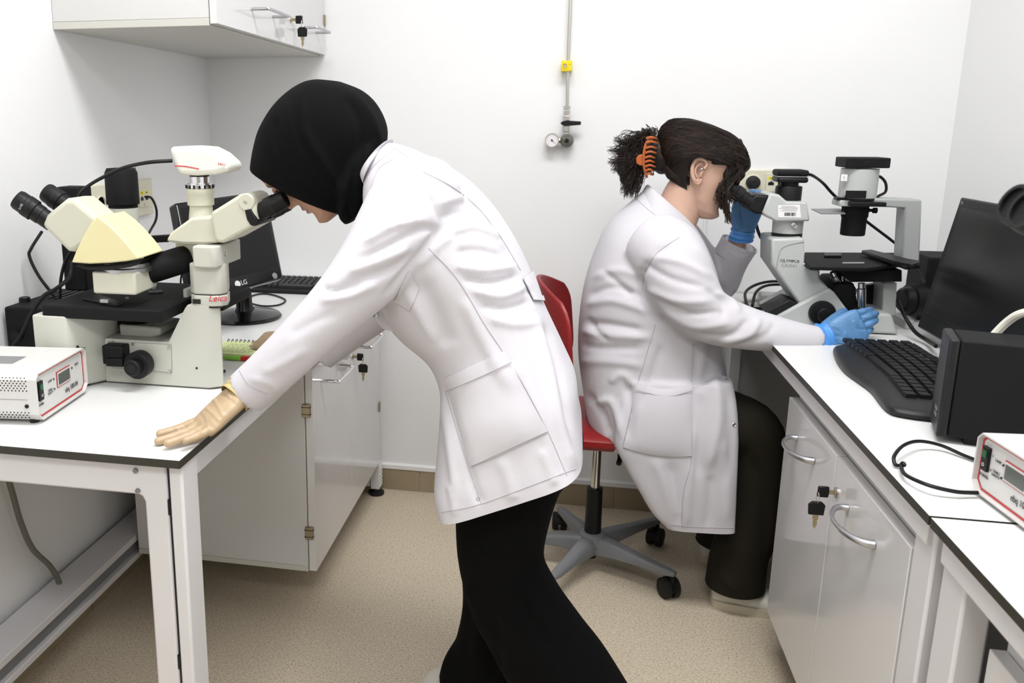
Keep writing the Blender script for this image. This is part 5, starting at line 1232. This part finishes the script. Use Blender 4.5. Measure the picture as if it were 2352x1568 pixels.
patch(tree, [(938, 622), (962, 662), (942, 712), (905, 690)], 'chest_pocket', 'coat', coat1, 12, 12, lift=.0025)
patch(tree, [(1198, 640), (1228, 620), (1250, 692), (1222, 690)], 'back_belt', 'coat', coat1, 8, 12, lift=.005)
fl = [(873, 688), (858, 716), (861, 734), (876, 756), (900, 763), (932, 758), (918, 738), (895, 715)]
MB().ext([P(a, b, 1.375) for a, b in fl], V(.004, .07, .0)).build('front_flap', 'coat', coat1, bevel=.004)
b_ = P(863, 722, 1.374); MB().lathe(b_, b_ - V(.3, 1, 0), [(0, .006), (.002, .006), (.003, .0045), (.002, .003), (.002, .0001)], 18).build('snap_button', 'satin', coat1)
cl = body_loft([((846, 425), (888, 340), 1.5, 1.5, .082, .9), ((836, 408), (893, 325), 1.5, 1.5, .072, .9), ((838, 398), (897, 320), 1.5, 1.5, .07, .9), ((848, 400), (893, 328), 1.5, 1.5, .066, .9)], 4); cl.build('collar', 'coat', coat1, smooth=60)
snap_button(tree, 1098, 1146, coat1, .003)
# --- gloves
wr = P(556, 897, 1.268)
tipc = PZ(395, 1014, TZ + .008)
hz_ = V(tipc.x - wr.x, tipc.y - wr.y, 0).normalized(); D = hz_ * math.cos(R(31)) - V(0, 0, math.sin(R(31))); side = V(.60, -.75, 0); side = (side - D * side.dot(D)).normalized(); N_ = D.cross(side)
if N_.z < 0: N_ = -N_
mh = Matrix((D, side, N_)).transposed().to_4x4(); mh.translation = wr + D * .004
Ldist = (tipc - wr).length
fl_ = ((-.30, -.12, -.08), (-.28, -.14, -.08), (-.28, -.14, -.08), (-.26, -.12, -.08))
me = hand_mesh(mh, fl_, 1.0, thumb=(.35, .05), spread=.13)
co = coords(me); along = (co - np.array(wr)) @ np.array(hz_); tipz = co[along > along.max() - .03][:, 2].min(); co[:, 2] += TZ + .0005 - tipz
low = co[:, 2] < TZ + .003; co[low, 2] = TZ + .0006 + (co[low, 2] - (TZ + .003)).clip(-.02, 0) * .02 + .0024 * np.exp((co[low, 2] - TZ - .003) / .003)
me.vertices.foreach_set('co', co.astype('f4').ravel()); me.update()
folds(me, [([(470, 935), (490, 950), (505, 968)], .0022, 4), ([(455, 945), (470, 965), (490, 985)], -.0018, 4), ([(480, 905), (500, 930), (515, 962)], .0022, 4), ([(430, 960), (445, 975)], .0015, 4), ([(415, 968), (432, 985)], -.0015, 4), ([(400, 980), (415, 992)], .0015, 3), ([(520, 890), (530, 920)], .002, 4), ([(500, 900), (520, 910), (540, 930)], -.002, 4), ([(450, 985), (462, 996)], .0014, 3), ([(470, 960), (485, 990)], .0016, 3)], 1)
g1 = put(me, 'glove', 'latex', pw, label='cream latex glove flat on the table')
cuff_ring(mh, .016, -.014, .0325, .035, 'glove_cuff', 'latexcuff', g1, flat=.84)
cf = P(612, 800, 1.745)
mh2 = frame(P(680, 775, 1.735), (P(600, 768, 1.745) - P(680, 775, 1.735)), V(-.1, -.25, .95))
mh2 = Matrix((mh2.col[0].to_3d(), -mh2.col[1].to_3d(), mh2.col[2].to_3d())).transposed().to_4x4(); mh2.translation = P(672, 776, 1.735)
me = hand_mesh(mh2, ((.5, .8, .5), (.5, .8, .5), (.5, .8, .5), (.5, .8, .5)), .92, mirror=True, thumb=(.4, .3), voxel=.003)
co = coords(me); print('hand2', co.min(0), co.max(0)); co[:, 2] -= .012; co[:, 2] = np.maximum(co[:, 2], TZ + .0135 + (co[:, 2] - TZ - .0135) * .02)
me.vertices.foreach_set('co', co.astype('f4').ravel()); me.update()
put(me, 'glove', 'latex', pw, label='cream latex glove resting on the notebook')
# --- trousers
tn = limb([(P(1185, 1020, 1.44), .105), (P(1158, 1150, 1.435), .090), (P(1150, 1280, 1.43), .080), (P(1185, 1380, 1.43), .085), (P(1245, 1480, 1.43), .092), (P(1300, 1568, 1.43), .100), (foN + V(-.0, 0, .04), .115), (foN + V(.01, 0, -.02), .118)], 6, 32)
tf = limb([(P(1155, 1020, 1.565), .105), (P(1150, 1150, 1.57), .088), (P(1150, 1280, 1.575), .082), (P(1150, 1400, 1.58), .080), (P(1130, 1500, 1.59), .082), (P(1100, 1570, 1.595), .086), (foF + V(.055, 0, .035), .095), (foF + V(.05, 0, -.02), .097)], 6, 32)
hipb = MB().sphere(P(1180, 1010, 1.5), .13, 14, sc=(1, 1.2, .9))
me = fuse([tn, tf, hipb], .008, 4)
trim(me, V(0, 0, .022), V(0, 0, -1))
folds(me, [([(1100, 1250), (1150, 1330), (1160, 1450)], .006, 14), ([(1220, 1280), (1200, 1380), (1280, 1500)], -.008, 14), ([(1070, 1340), (1100, 1420), (1090, 1530)], .007, 12), ([(1130, 1400), (1140, 1500), (1120, 1568)], -.01, 16)], 1)
put(me, 'trousers', 'blacktrousers', pw)
# --- shoes
def shoe(pos, ang, parent, label=None, L=.235, matn='shoe'):
    rot_ = Matrix.Translation(pos) @ Matrix.Rotation(ang, 4, 'Z')
    rs = []
    for x, hw, zt in ((-.075, .012, .035), (-.070, .026, .060), (-.045, .034, .072), (-.01, .036, .068), (.03, .037, .058), (.07, .042, .050), (.11, .044, .044), (.14, .036, .036), (.156, .018, .026), (.16, .006, .02)):
        rs.append([rot_ @ V(x, hw * spow(math.cos(a), .8), .010 + (zt - .010) * (.5 + .5 * spow(math.sin(a), .7))) for a in [k * 2 * PI / 24 for k in range(24)]])
    sh_ = MB().rings(catmull_rings(rs, 3)).build('shoe', matn, parent, smooth=60, label=label)
    ol = [(-.078, .0), (-.070, .028), (-.04, .037), (.0, .039), (.06, .043), (.11, .047), (.145, .037), (.164, .0)]
    ol = ol + [(x, -y) for x, y in ol[-2:0:-1]]
    pp = smooth_path([V(x, y, 0) for x, y in ol] + [V(*ol[0], 0)], 4)[:-1]
    MB().rings([[rot_ @ V(p.x, p.y, z) for p in pp] for z in (0, .003, .016, .022)]).build('sole', 'shoesole', sh_, smooth=50)
    return sh_
shoe(foF + V(.005, 0, 0), PI, pw); shoe(foN + V(.02, 0, 0), PI, pw)
# ================================================================== seated woman with hair clip
Y2 = 2.27
ps = thing('person', 'seated person in white coat and blue gloves looking into the grey microscope', 'person', (.1, 2.27, 0))
up2 = V(.36, 0, .933); fw2 = V(.933, 0, -.36)
sc2 = .94
chin = P(1634, 505, Y2)
m2 = frame(chin - (fw2 * .074 + up2 * -.106) * sc2, fw2, up2) @ Matrix.Scale(sc2, 4)
hd = head_mb(); hd.xf(m2)
rest = [limb([(m2 @ V(-.012, 0, -.02), .052), (m2 @ V(-.02, 0, -.075), .053), (P(1550, 500, Y2), .058), (P(1505, 560, Y2), .075)], 5)]
rest.append(body_loft([((1590, 520), (1500, 470), Y2, Y2, .07), ((1625, 600), (1430, 530), Y2, Y2, .14), ((1630, 700), (1380, 640), Y2, Y2, .155), ((1620, 820), (1360, 800), Y2, Y2, .145), ((1600, 920), (1380, 920), Y2, Y2, .165), ((1560, 985), (1400, 985), Y2, Y2, .16)], 4))
B1 = [(P(1530, 600, 2.10), .052), (P(1590, 715, 2.07), .044), (P(1660, 752, 2.07), .038), (P(1790, 770, 2.08), .031), (P(1888, 778, 2.09), .0225)]
B2 = [(P(1560, 590, 2.44), .052), (P(1635, 665, 2.50), .042), (P(1675, 600, 2.45), .034), (P(1698, 545, 2.40), .024)]
rest += [limb(B1, 5, 18), limb(B2, 5, 18)]
shF = V(.435, 2.155, 0); shN2 = V(.44, 2.40, 0)
rest.append(limb([(P(1470, 945, 2.19), .078), (P(1620, 962, 2.17), .052), (P(1725, 985, 2.16), .040), (P(1735, 1150, 2.16), .040), (shF + V(.02, 0, .07), .034)], 5, 18))
rest.append(limb([(P(1470, 940, 2.36), .078), (P(1620, 952, 2.38), .052), (P(1712, 972, 2.40), .040), (P(1715, 1120, 2.40), .040), (shN2 + V(.02, 0, .07), .034)], 5, 18))
bm = fuse(rest, .0075, 4); fm = hd.mesh('h')
bmj = bmesh.new(); bmj.from_mesh(bm); bmj.from_mesh(fm); me = bpy.data.meshes.new('body'); bmj.to_mesh(me); bmj.free()
body2 = put(me, 'body', 'skin2', ps)
for z0, z1, nm in ((-.0485, -.040, 'upper_lip'), (-.062, -.0525, 'lower_lip')):
    rs = [[m2 @ (head_point(z0 + (z1 - z0) * i / 4, -.42 + .84 * k / 12) + V(.0007 * math.sin(PI * i / 4), 0, 0)) for k in range(13)] for i in range(5)]
    mb = MB(); mb.v = [p for r in rs for p in r]
    for i in range(4):
        for k in range(12): mb.f.append((i * 13 + k, i * 13 + k + 1, (i + 1) * 13 + k + 1, (i + 1) * 13 + k)); mb.m.append(0)
    mb.build(nm, 'lips', body2)
for s in (-1, 1):
    MB().sphere(m2 @ V(.073, .031 * s, .022), .0105, 10).build('eyelid', 'skin2', body2)
    MB().tube([m2 @ V(.076, s * .018, .018), m2 @ V(.083, s * .028, .021), m2 @ V(.081, s * .036, .020), m2 @ V(.074, s * .044, .018)], .0014, 6).build('eyelashes', 'ink', body2)
    # ear: bowl, rim, inner ridge, lobe
    ec = V(-.022, s * .068, -.004); tilt = Matrix.Rotation(R(-12), 4, 'Y')
    def E(x, z, o): return m2 @ (ec + V(*(tilt @ V(x, 0, z))) + V(0, s * o, 0))
    rim = [(.010, .014), (.014, .024), (.008, .034), (-.006, .037), (-.017, .030), (-.020, .014), (-.016, -.004), (-.008, -.018), (.0, -.027), (.008, -.024), (.009, -.012)]
    pts = smooth_path([E(a, b, .010 if i < 8 else .006) for i, (a, b) in enumerate(rim)], 5)
    mb = MB(); mb.tube(pts, .0042, 10, sub=0, rr=lambda u_: .0034 + .0014 * math.sin(PI * u_))
    bowl = [E(a * .86, b * .86, .003) for a, b in rim]; cen = E(-.002, .006, -.004); o_ = len(mb.v); mb.v += bowl + [cen]
    for i in range(len(bowl)): mb.f.append((o_ + i, o_ + (i + 1) % len(bowl), o_ + len(bowl))); mb.m.append(0)
    mb.tube([E(.0, .024, .007), E(-.009, .016, .008), E(-.010, .002, .008), E(-.003, -.010, .006)], .003, 8, sub=5)
    mb.tube([E(.009, .008, .006), E(.006, .001, .008), E(.006, -.008, .006)], .0032, 8, sub=4)
    mb.sphere(E(.002, -.023, .004), .0075, 10, sc=(1, .6, 1))
    er = mb.build('ear', 'skin2', body2, smooth=80)
    if s < 0:
        for (a, b, m_, r_) in ((.004, .012, 'chrome', .0035), (.008, -.006, 'gold', .0018), (-.004, -.020, 'gold', .0016), (.003, -.020, 'gold', .0016), (-.019, .012, 'gold', .0015)):
            c_ = E(a, b, .012); MB().sphere(c_, r_, 8).build('earring', m_, er)
        ring = [E(.001 + .0045 * math.cos(k * PI / 6), -.029 + .006 * math.sin(k * PI / 6), .008) for k in range(13)]
        MB().tube(ring, .0008, 6, sub=2).build('earring', 'gold', er)
# --- hair: scalp volume, combed strands, tail, face locks
def hair_in(z, th):
    x = math.cos(th)
    if x < -.5: return z > -.055
    if x < -.35: return z > -.055 + (x + .5) * .6
    if x < .05: return z > .035
    if x < .75: return z > .030 + (x - .05) * .03
    return z > .055
def hair_g(z, th):
    b_ = max(0, -math.cos(th)); f_ = max(0, math.cos(th))
    return .009 + .040 * b_ * max(0, min(1, (z + .06) / .07)) + .010 * max(0, min(1, z / .09)) * (1 - f_)
N, Mz = 96, 90; mb = MB(); grid = {}
for i in range(Mz + 1):
    z = -.075 + .19 * i / Mz
    for k in range(N):
        th = 2 * PI * k / N
        edge = 0
        g_ = hair_g(z, th)
        zz_ = min(z, .1129); p = head_point(zz_, th, g_ if hair_in(z, th) else -.004)
        if z > .108: p.z += .006
        elif z > .04: p.z += .006 * (z - .04) / .068
        grid[i, k] = p; mb.v.append(m2 @ p)
for i in range(Mz):
    for k in range(N):
        z = -.075 + .19 * (i + .5) / Mz; th = 2 * PI * (k + .5) / N
        if hair_in(z, th) or hair_in(z + .004, th): mb.f.append((i * N + k, i * N + (k + 1) % N, (i + 1) * N + (k + 1) % N, (i + 1) * N + k)); mb.m.append(0)
mb.f.append(tuple(Mz * N + k for k in range(N))); mb.m.append(0)
hair = mb.build('hair', 'hair', ps, smooth=80)
random.seed(11)
clipc = P(1492, 362, Y2)             # claw clip at the back of the head
inv = m2.inverted(); cl_l = inv @ clipc
def scalp(v, lift):                  # push a local point out to the hair surface
    z = max(-.07, min(.111, v.z)); th = math.atan2(v.y, v.x + .006); g_ = lift + hair_g(z, th)
    p = head_point(z, th, g_); p.z = v.z if z == v.z else z
    if z > .04: p.z += .006 * min(1, (z - .04) / .068)
    return p
def strands(n, gen, r0, name, mats_, taper=True):
    mbs = [MB() for _ in mats_]
    for i in range(n):
        pts = gen(i)
        if pts: mbs[i % len(mats_)].tube(pts, r0, 4, sub=3, rr=(lambda u_, q=random.uniform(.7, 1.3): r0 * q * (1 - .75 * u_ ** 2)) if taper else None)
    for mb_, mm in zip(mbs, mats_):
        o_ = mb_.build(name, mm, hair, smooth=80); o_['kind'] = 'stuff'
hb = bvh(hair.data); ho = WOFF[hair]; hc0 = m2 @ V(-.02, 0, .015) - ho
def slerp(a, b, t):
    w_ = math.acos(max(-1, min(1, a.dot(b)))); return (a * math.sin((1 - t) * w_) + b * math.sin(t * w_)) / math.sin(w_) if w_ > 1e-3 else a
def comb(i):
    th = random.uniform(-1.75, 1.75); ct = math.cos(th); el = random.uniform(0, 1) ** 1.5
    z0 = (.05 if ct > .7 else .036) + .07 * el
    a = (m2.to_3x3() @ (V(.085 * ct, .07 * math.sin(th), z0 - .015))).normalized()
    b = ((clipc + V(.02, random.uniform(-.04, .04), random.uniform(-.045, .04))) - ho - hc0).normalized(); pts = []; lift = random.uniform(.0002, .0025); wv = random.uniform(-.05, .05); n_ = 9
    for k in range(n_):
        t = k / (n_ - 1); d = slerp(a, b, t); d = (d + V(0, 0, .10 * math.sin(PI * t) + wv * math.sin(3 * PI * t) * .3)).normalized()
        l_, nn, ii, ds = hb.ray_cast(hc0 + d * .25, -d)
        if l_ is not None and ds < .24:
            q_ = l_ + d * lift + ho; pts.append(q_); lq_ = inv @ q_
            if abs(lq_.x + .022) < .026 and lq_.z < .036 and abs(lq_.y) > .05: return None
        else: return None
    return pts if len(pts) > 4 else None
strands(1000, comb, .0012, 'combed_strands', ['hair', 'hairlight', 'hair'])
def nape(i):
    th = random.choice((-1, 1)) * random.uniform(2.1, 3.1); z0 = random.uniform(-.062, -.04) if abs(th) > 2.3 else random.uniform(-.05, -.03)
    a = (m2.to_3x3() @ (V(.085 * math.cos(th) + .01, .068 * math.sin(th), z0 - .015))).normalized()
    b = ((clipc + V(.02, random.uniform(-.04, .04), random.uniform(-.045, .04))) - ho - hc0).normalized(); pts = []; lift = random.uniform(.0004, .002)
    for k in range(7):
        d = slerp(a, b, k / 6); l_, nn, ii, ds = hb.ray_cast(hc0 + d * .25, -d)
        if l_ is None or ds > .24:
            if k == 0: continue
            return None
        pts.append(l_ + d * lift + ho)
    return pts if len(pts) > 3 else None
strands(320, nape, .0012, 'nape_strands', ['hair', 'hairlight', 'hair'])
tailc = P(1478, 360, Y2)
tm = limb([(P(1540, 360, Y2), .05), (P(1500, 352, Y2), .044), (P(1470, 352, Y2), .040), (P(1448, 375, Y2), .036), (P(1440, 410, Y2), .022), (P(1445, 435, Y2), .010)], 5, 20, flat=1.0)
me = fuse([tm], .006, 2); rumple(me, .008, 45); put(me, 'tail_volume', 'hair', hair)
def tail(i):
    s = tailc + V(random.uniform(-.012, .025), random.uniform(-.045, .04), random.uniform(-.045, .055))
    tgt = random.choice([(1402, 372), (1400, 345), (1415, 320), (1425, 395), (1432, 425), (1440, 448), (1455, 452), (1408, 388), (1420, 355), (1445, 415), (1500, 300), (1480, 303), (1440, 318), (1430, 440)])
    e = P(tgt[0] + random.uniform(-8, 10), tgt[1] + random.uniform(-8, 8), Y2 + random.uniform(-.055, .05)); w1 = random.uniform(-.010, .010); w2 = random.uniform(-.010, .010)
    d = e - s; up_ = V(0, 0, .035 if tgt[1] > 380 else .02)
    return [s, s + d * .3 + up_ * .7 + V(w1, w2, 0), s + d * .55 + up_ * .5 + V(-w2, w1, w2), s + d * .8 + V(w1, 0, w2 * .8), e + V(0, 0, w1 * .6)]
strands(800, tail, .0010, 'tail_strands', ['hair', 'hairlight', 'hair'])
def lock(i):
    y = Y2 - .055 + random.uniform(-.012, .10); q = random.random()
    top_ = P(1652 + 46 * q + random.uniform(-5, 5), 333 + 28 * q, y)
    e = random.choice([(1668, 480), (1662, 470), (1655, 468), (1680, 455), (1650, 462), (1690, 445), (1642, 455), (1672, 500)])
    b = P(e[0] + random.uniform(-7, 7), e[1] + random.uniform(-12, 8), y - .005); m_ = P(1682 + random.uniform(-14, 24), 390 + random.uniform(-8, 8), y - .008 + .02 * q); l_ = P(1655 + random.uniform(-10, 22), 435, y - .008)
    return [top_, m_, l_, b, b + V(random.uniform(-.004, .010), 0, -.006)]
strands(430, lock, .0010, 'face_locks', ['hair', 'hairlight', 'hair'])
me = fuse([limb([(P(1664, 330, Y2 - .045), .022), (P(1680, 365, Y2 - .048), .020), (P(1672, 410, Y2 - .05), .015), (P(1664, 450, Y2 - .05), .007)], 5, 16), limb([(P(1676, 335, Y2), .030), (P(1698, 368, Y2 - .01), .026), (P(1698, 395, Y2 - .02), .018), (P(1690, 425, Y2 - .03), .007)], 5, 16)], .004, 2); rumple(me, .006, 60); put(me, 'lock_volume', 'hair', hair)
def fly(i):
    th = random.uniform(-1.2, 1.2); a = m2 @ scalp(V(math.cos(th), math.sin(th), random.uniform(.03, .108)), 0); d = (a - m2 @ V(0, 0, .02)).normalized()
    return [a, a + d * .006 + V(-.012, 0, .004), a + d * random.uniform(.006, .014) + V(-.03, random.uniform(-.01, .01), 0)]
strands(60, fly, .0004, 'flyaway_strands', ['hair'])
# --- claw clip
hc = thing('hair_clip', 'orange-brown claw clip holding the seated person\'s hair', 'hair clip', clipc)
yk = Y2 - .052
MB().tube([P(1500, 318, yk), P(1486, 326, yk - .004), P(1479, 350, yk - .006), P(1479, 380, yk - .004), P(1486, 408, yk)], .0034, 8, sub=6).build('spine', 'clip', hc)
for k, (y_, x1) in enumerate(((317, 1507), (327, 1508), (339, 1506), (350, 1505), (361, 1502), (371, 1501), (381, 1502), (391, 1499), (400, 1497))):
    x0 = 1482 + abs(k - 4) * .8
    MB().tube([P(x0, y_ + 1, yk - .006), P((x0 + x1) / 2, y_ - 2, yk - .010), P(x1, y_ + 1, yk - .002), P(x1 + 3, y_ + 2, yk + .012)], .0030, 7, sub=5, rr=lambda u_: .0036 * (1 - .55 * u_)).build('tooth', 'clip', hc)
MB().ext([P(a, b, yk - .004) for a, b in ((1479, 353), (1466, 356), (1461, 364), (1462, 376), (1470, 380), (1479, 380))], V(0, .005, 0)).build('grip', 'clip', hc, bevel=.002)
# --- lab coat
tor = body_loft([((1588, 508), (1490, 428), Y2, Y2, .065, .9), ((1612, 545), (1450, 462), Y2, Y2, .10, .9), ((1636, 600), (1398, 512), Y2, Y2, .155, .85), ((1652, 660), (1366, 575), Y2, Y2, .185, .85), ((1660, 730), (1342, 650), Y2, Y2, .192, .85), ((1660, 800), (1330, 730), Y2, Y2, .190, .85), ((1668, 870), (1328, 810), Y2, Y2, .190, .82), ((1676, 930), (1338, 890), Y2, Y2, .200, .8), ((1680, 985), (1350, 965), 2.24, Y2, .208, .8), ((1682, 1018), (1362, 1003), 2.22, Y2, .205, .8)], 6)
skN = body_loft([((1688, 880), (1440, 880), 2.08, 2.115, .045, .6), ((1697, 940), (1420, 950), 2.07, 2.10, .045, .6), ((1700, 1000), (1412, 1020), 2.06, 2.085, .04, .6), ((1698, 1060), (1436, 1075), 2.06, 2.078, .033, .6), ((1694, 1130), (1468, 1130), 2.06, 2.072, .028, .6), ((1691, 1190), (1498, 1180), 2.06, 2.07, .024, .6), ((1690, 1228), (1535, 1218), 2.06, 2.07, .022, .6), ((1689, 1265), (1555, 1250), 2.06, 2.07, .022, .6)], 6)
th_ = limb([(P(1430, 945, 2.2), .105), (P(1560, 945, 2.18), .10), (P(1665, 960, 2.17), .082)], 5, 28)
s1_ = limb([(P(1500, 560, 2.16), .085), (P(1535, 590, 2.115), .088), (P(1570, 660, 2.085), .080), (P(1622, 722, 2.075), .066), (P(1700, 750, 2.075), .054), (P(1790, 768, 2.08), .042), (P(1845, 775, 2.085), .034), (P(1884, 778, 2.09), .029)], 6, 32)
s2_ = limb([(P(1540, 560, 2.38), .085), (P(1575, 595, 2.44), .080), (P(1640, 650, 2.49), .060), (P(1668, 610, 2.455), .052), (P(1697, 562, 2.42), .045)], 6, 28)
me = fuse([tor, skN, th_, s1_, s2_], .0062, 3)
hA, hB = P(1690, 1228, 2.05), P(1545, 1219, 2.05); hn = (hB - hA).cross(V(0, 1, 0)).normalized(); hn = hn if hn.z < 0 else -hn
trim(me, hA, hn)
FS = [
 ([(1590, 560), (1640, 610), (1665, 660)], .004, 9), ([(1470, 600), (1540, 640), (1620, 660)], -.006, 8), ([(1490, 590), (1560, 600), (1640, 640)], .006, 9), ([(1480, 660), (1550, 690), (1640, 690)], .006, 9), ([(1500, 680), (1580, 720), (1660, 715)], -.006, 8),
 ([(1520, 710), (1590, 750), (1680, 740)], .006, 9), ([(1640, 670), (1680, 690), (1700, 720)], .006, 7), ([(1620, 660), (1660, 700), (1660, 730)], -.006, 7), ([(1600, 770), (1680, 770), (1720, 730)], -.006, 8), ([(1650, 785), (1720, 770), (1745, 730)], .007, 8), ([(1700, 790), (1760, 770), (1780, 740)], -.004, 8),
 ([(1480, 610), (1470, 650), (1500, 720), (1545, 745)], -.012, 8), ([(1545, 560), (1500, 590), (1475, 630)], -.004, 7),
 ([(1360, 640), (1420, 620), (1480, 640)], .005, 9), ([(1350, 680), (1410, 660), (1490, 690)], -.006, 8), ([(1345, 700), (1410, 690), (1500, 720)], .006, 9), ([(1340, 740), (1400, 745), (1480, 760)], -.007, 8), ([(1335, 760), (1400, 770), (1500, 775)], .006, 9), ([(1335, 790), (1380, 800), (1480, 800)], -.005, 9), ([(1330, 830), (1400, 830), (1480, 840)], .005, 10),
 ([(1385, 620), (1430, 660), (1450, 680)], -.006, 7), ([(1350, 730), (1370, 760), (1400, 780)], -.006, 6),
 ([(1360, 930), (1400, 920), (1420, 960), (1430, 1010)], .008, 9), ([(1345, 900), (1385, 950), (1400, 1000)], -.007, 9), ([(1440, 880), (1450, 940), (1440, 1010)], -.008, 10), ([(1400, 880), (1430, 860), (1460, 890)], .006, 9),
 ([(1520, 790), (1500, 860), (1470, 940)], -.006, 9), ([(1640, 780), (1630, 850), (1600, 900)], -.005, 12), ([(1600, 800), (1595, 900), (1590, 1000)], -.005, 9), ([(1640, 850), (1650, 960), (1625, 1080)], .009, 14), ([(1610, 900), (1610, 1000), (1600, 1100)], -.007, 10), ([(1670, 900), (1680, 1000), (1660, 1120)], -.004, 12), ([(1660, 1010), (1670, 1100), (1670, 1200)], .005, 12),
 ([(1500, 1050), (1530, 1120), (1560, 1200)], .005, 14), ([(1590, 1060), (1580, 1140), (1575, 1210)], .006, 10), ([(1540, 1060), (1550, 1140), (1560, 1205)], -.006, 11), ([(1635, 1090), (1630, 1150), (1625, 1215)], -.005, 9)]
folds(me, FS, 1)
tree = bvh(me)
coat2 = put(me.copy(), 'lab_coat', 'coat', ps)
for s in ([(1560, 545), (1510, 580), (1482, 625), (1475, 665)], [(1505, 745), (1480, 830), (1462, 890), (1430, 1025)], [(1592, 790), (1588, 880), (1588, 1050), (1570, 1130), (1566, 1215)], [(1430, 1028), (1500, 1040), (1588, 1048)], [(1540, 1204), (1600, 1210), (1686, 1212)], [(1872, 760), (1870, 795)], [(1455, 450), (1500, 490), (1560, 530), (1610, 580)]):
    seam(tree, s, 'seam', 'coatseam', coat2)
patch(tree, [(1464, 878), (1588, 880), (1588, 1046), (1432, 1026)], 'hip_pocket', 'coat', coat2, lift=.003, sag=lambda s, t: 14 * math.sin(PI * s) * (1 - t) ** 2 + 10 * math.sin(PI * s) * t * t, bulge=.010)
seam(tree, [(1460, 893), (1500, 905), (1545, 908), (1588, 895)], 'pocket_stitch', 'coatseam', coat2, lift=.008)
snap_button(tree, 1669, 871, coat2); snap_button(tree, 1686, 975, coat2)
# collar and lapel
def strip(pts, y, th, name, matn, parent): return MB().ext([P(a, b, y) for a, b in pts], V(0, th, 0)).build(name, matn, parent, bevel=.003)
cs = [((1483, 430), (1497, 425), Y2, Y2)]
rs = []
for (f, b, half) in (((1600, 552), (1462, 470), .108), ((1592, 525), (1480, 432), .080), ((1585, 508), (1489, 424), .068), ((1580, 512), (1494, 432), .062), ((1582, 530), (1492, 450), .064)):
    rs.append(station_ring(f, b, Y2, Y2, half, .9))
MB().rings(catmull_rings(rs, 3), cap=False).build('collar', 'coat', coat2, smooth=60)
MB().ext([P(a, b, Y2 - .10) for a, b in ((1590, 545), (1606, 548), (1622, 575), (1632, 620), (1645, 680), (1634, 660), (1615, 610))], V(.008, .10, 0)).build('lapel', 'coat', coat2, bevel=.003)
# far sleeve cuff, turned open
q0, q1 = P(1680, 590, 2.43), P(1699, 558, 2.42); ax_ = (q1 - q0).normalized()
mcf = frame(q0, ax_, V(0, 1, 0)); rs = []
for x, r in ((0, .049), (.03, .050), (.045, .051), (.045, .048), (.02, .046)):
    rs.append([mcf @ V(x, r * math.cos(a), r * .8 * math.sin(a)) for a in [k * 2 * PI / 36 for k in range(36)]])
MB().rings(rs, cap=False).build('cuff', 'coat', coat2, smooth=50)
# --- gloves
wr = P(1890, 776, 2.095); kn_ = P(1965, 748, 2.10)
D = (kn_ - wr).normalized(); Nb = V(-.05, -1, .25); Nb = (Nb - D * Nb.dot(D)).normalized(); sd = Nb.cross(D); 
if sd.z > 0: sd = -sd
mh = Matrix((D, sd, Nb)).transposed().to_4x4(); mh.translation = wr + D * .008
me = hand_mesh(mh, ((.20, .45, .35), (.22, .50, .35), (.25, .55, .35), (.30, .6, .35)), .95, thumb=(.35, .9), spread=-.10)
folds(me, [([(1905, 745), (1930, 755), (1945, 775)], .002, 4), ([(1915, 770), (1935, 775)], -.002, 4), ([(1960, 735), (1968, 750)], .002, 4), ([(1940, 760), (1955, 790)], .0018, 4), ([(1975, 730), (1995, 735)], -.0015, 3), ([(1970, 755), (1990, 757)], -.002, 3)], 1)
co = coords(me); co[:, 2] = np.maximum(co[:, 2], TZ + .002); me.vertices.foreach_set('co', co.astype('f4').ravel()); me.update()
g2 = put(me, 'glove', 'nitrile', ps, label='blue nitrile glove on the stage drive knob')
cuff_ring(mh, .012, -.020, .034, .037, 'glove_cuff', 'nitrilecuff', g2, ridges=2)
wr = P(1697, 545, 2.405); tp = P(1722, 452, 2.37)
D = (tp - wr).normalized(); Nb = V(-.25, 1, 0); Nb = (Nb - D * Nb.dot(D)).normalized(); sd = D.cross(Nb)
if sd.x < 0: sd = -sd
mh = Matrix((D, sd, Nb)).transposed().to_4x4(); mh.translation = wr + D * .030 + V(.004, -.01, 0)
me = hand_mesh(mh, ((.35, .9, .8), (.35, .9, .8), (.35, .9, .8), (.45, .9, .8)), .98, thumb=(.5, .3), spread=.06)
g3 = put(me, 'glove', 'nitrile', ps, label='blue nitrile glove gripping the eyepiece')
cuff_ring(mh, -.004, -.034, .031, .032, 'glove_cuff', 'nitrilecuff', g3, ridges=2)
# --- trousers and shoes
t1 = limb([(P(1440, 950, 2.19), .095), (P(1600, 960, 2.17), .088), (P(1720, 985, 2.155), .074), (P(1742, 1060, 2.155), .068), (P(1728, 1200, 2.155), .070), (shF + V(.045, 0, .16), .072), (shF + V(.04, 0, .065), .075), (shF + V(.038, 0, .0), .076)], 6, 30)
t2 = limb([(P(1440, 945, 2.36), .095), (P(1600, 950, 2.38), .088), (P(1700, 970, 2.40), .074), (P(1722, 1040, 2.40), .068), (P(1712, 1160, 2.40), .070), (shN2 + V(.045, 0, .065), .075), (shN2 + V(.045, 0, 0), .076)], 6, 30)
me = fuse([t1, t2, MB().sphere(P(1450, 945, Y2), .12, 12, sc=(1, 1.3, .8))], .008, 4)
trim(me, V(0, 0, .062), V(0, 0, -1))
folds(me, [([(1720, 1050), (1760, 1150), (1750, 1300)], -.006, 14), ([(1665, 1280), (1660, 1320), (1700, 1360)], .006, 9)], 1)
put(me, 'trousers', 'olivetrousers', ps)
shoe(shF + V(.06, 0, 0), R(-6), ps); shoe(shN2 + V(.06, 0, 0), R(6), ps)
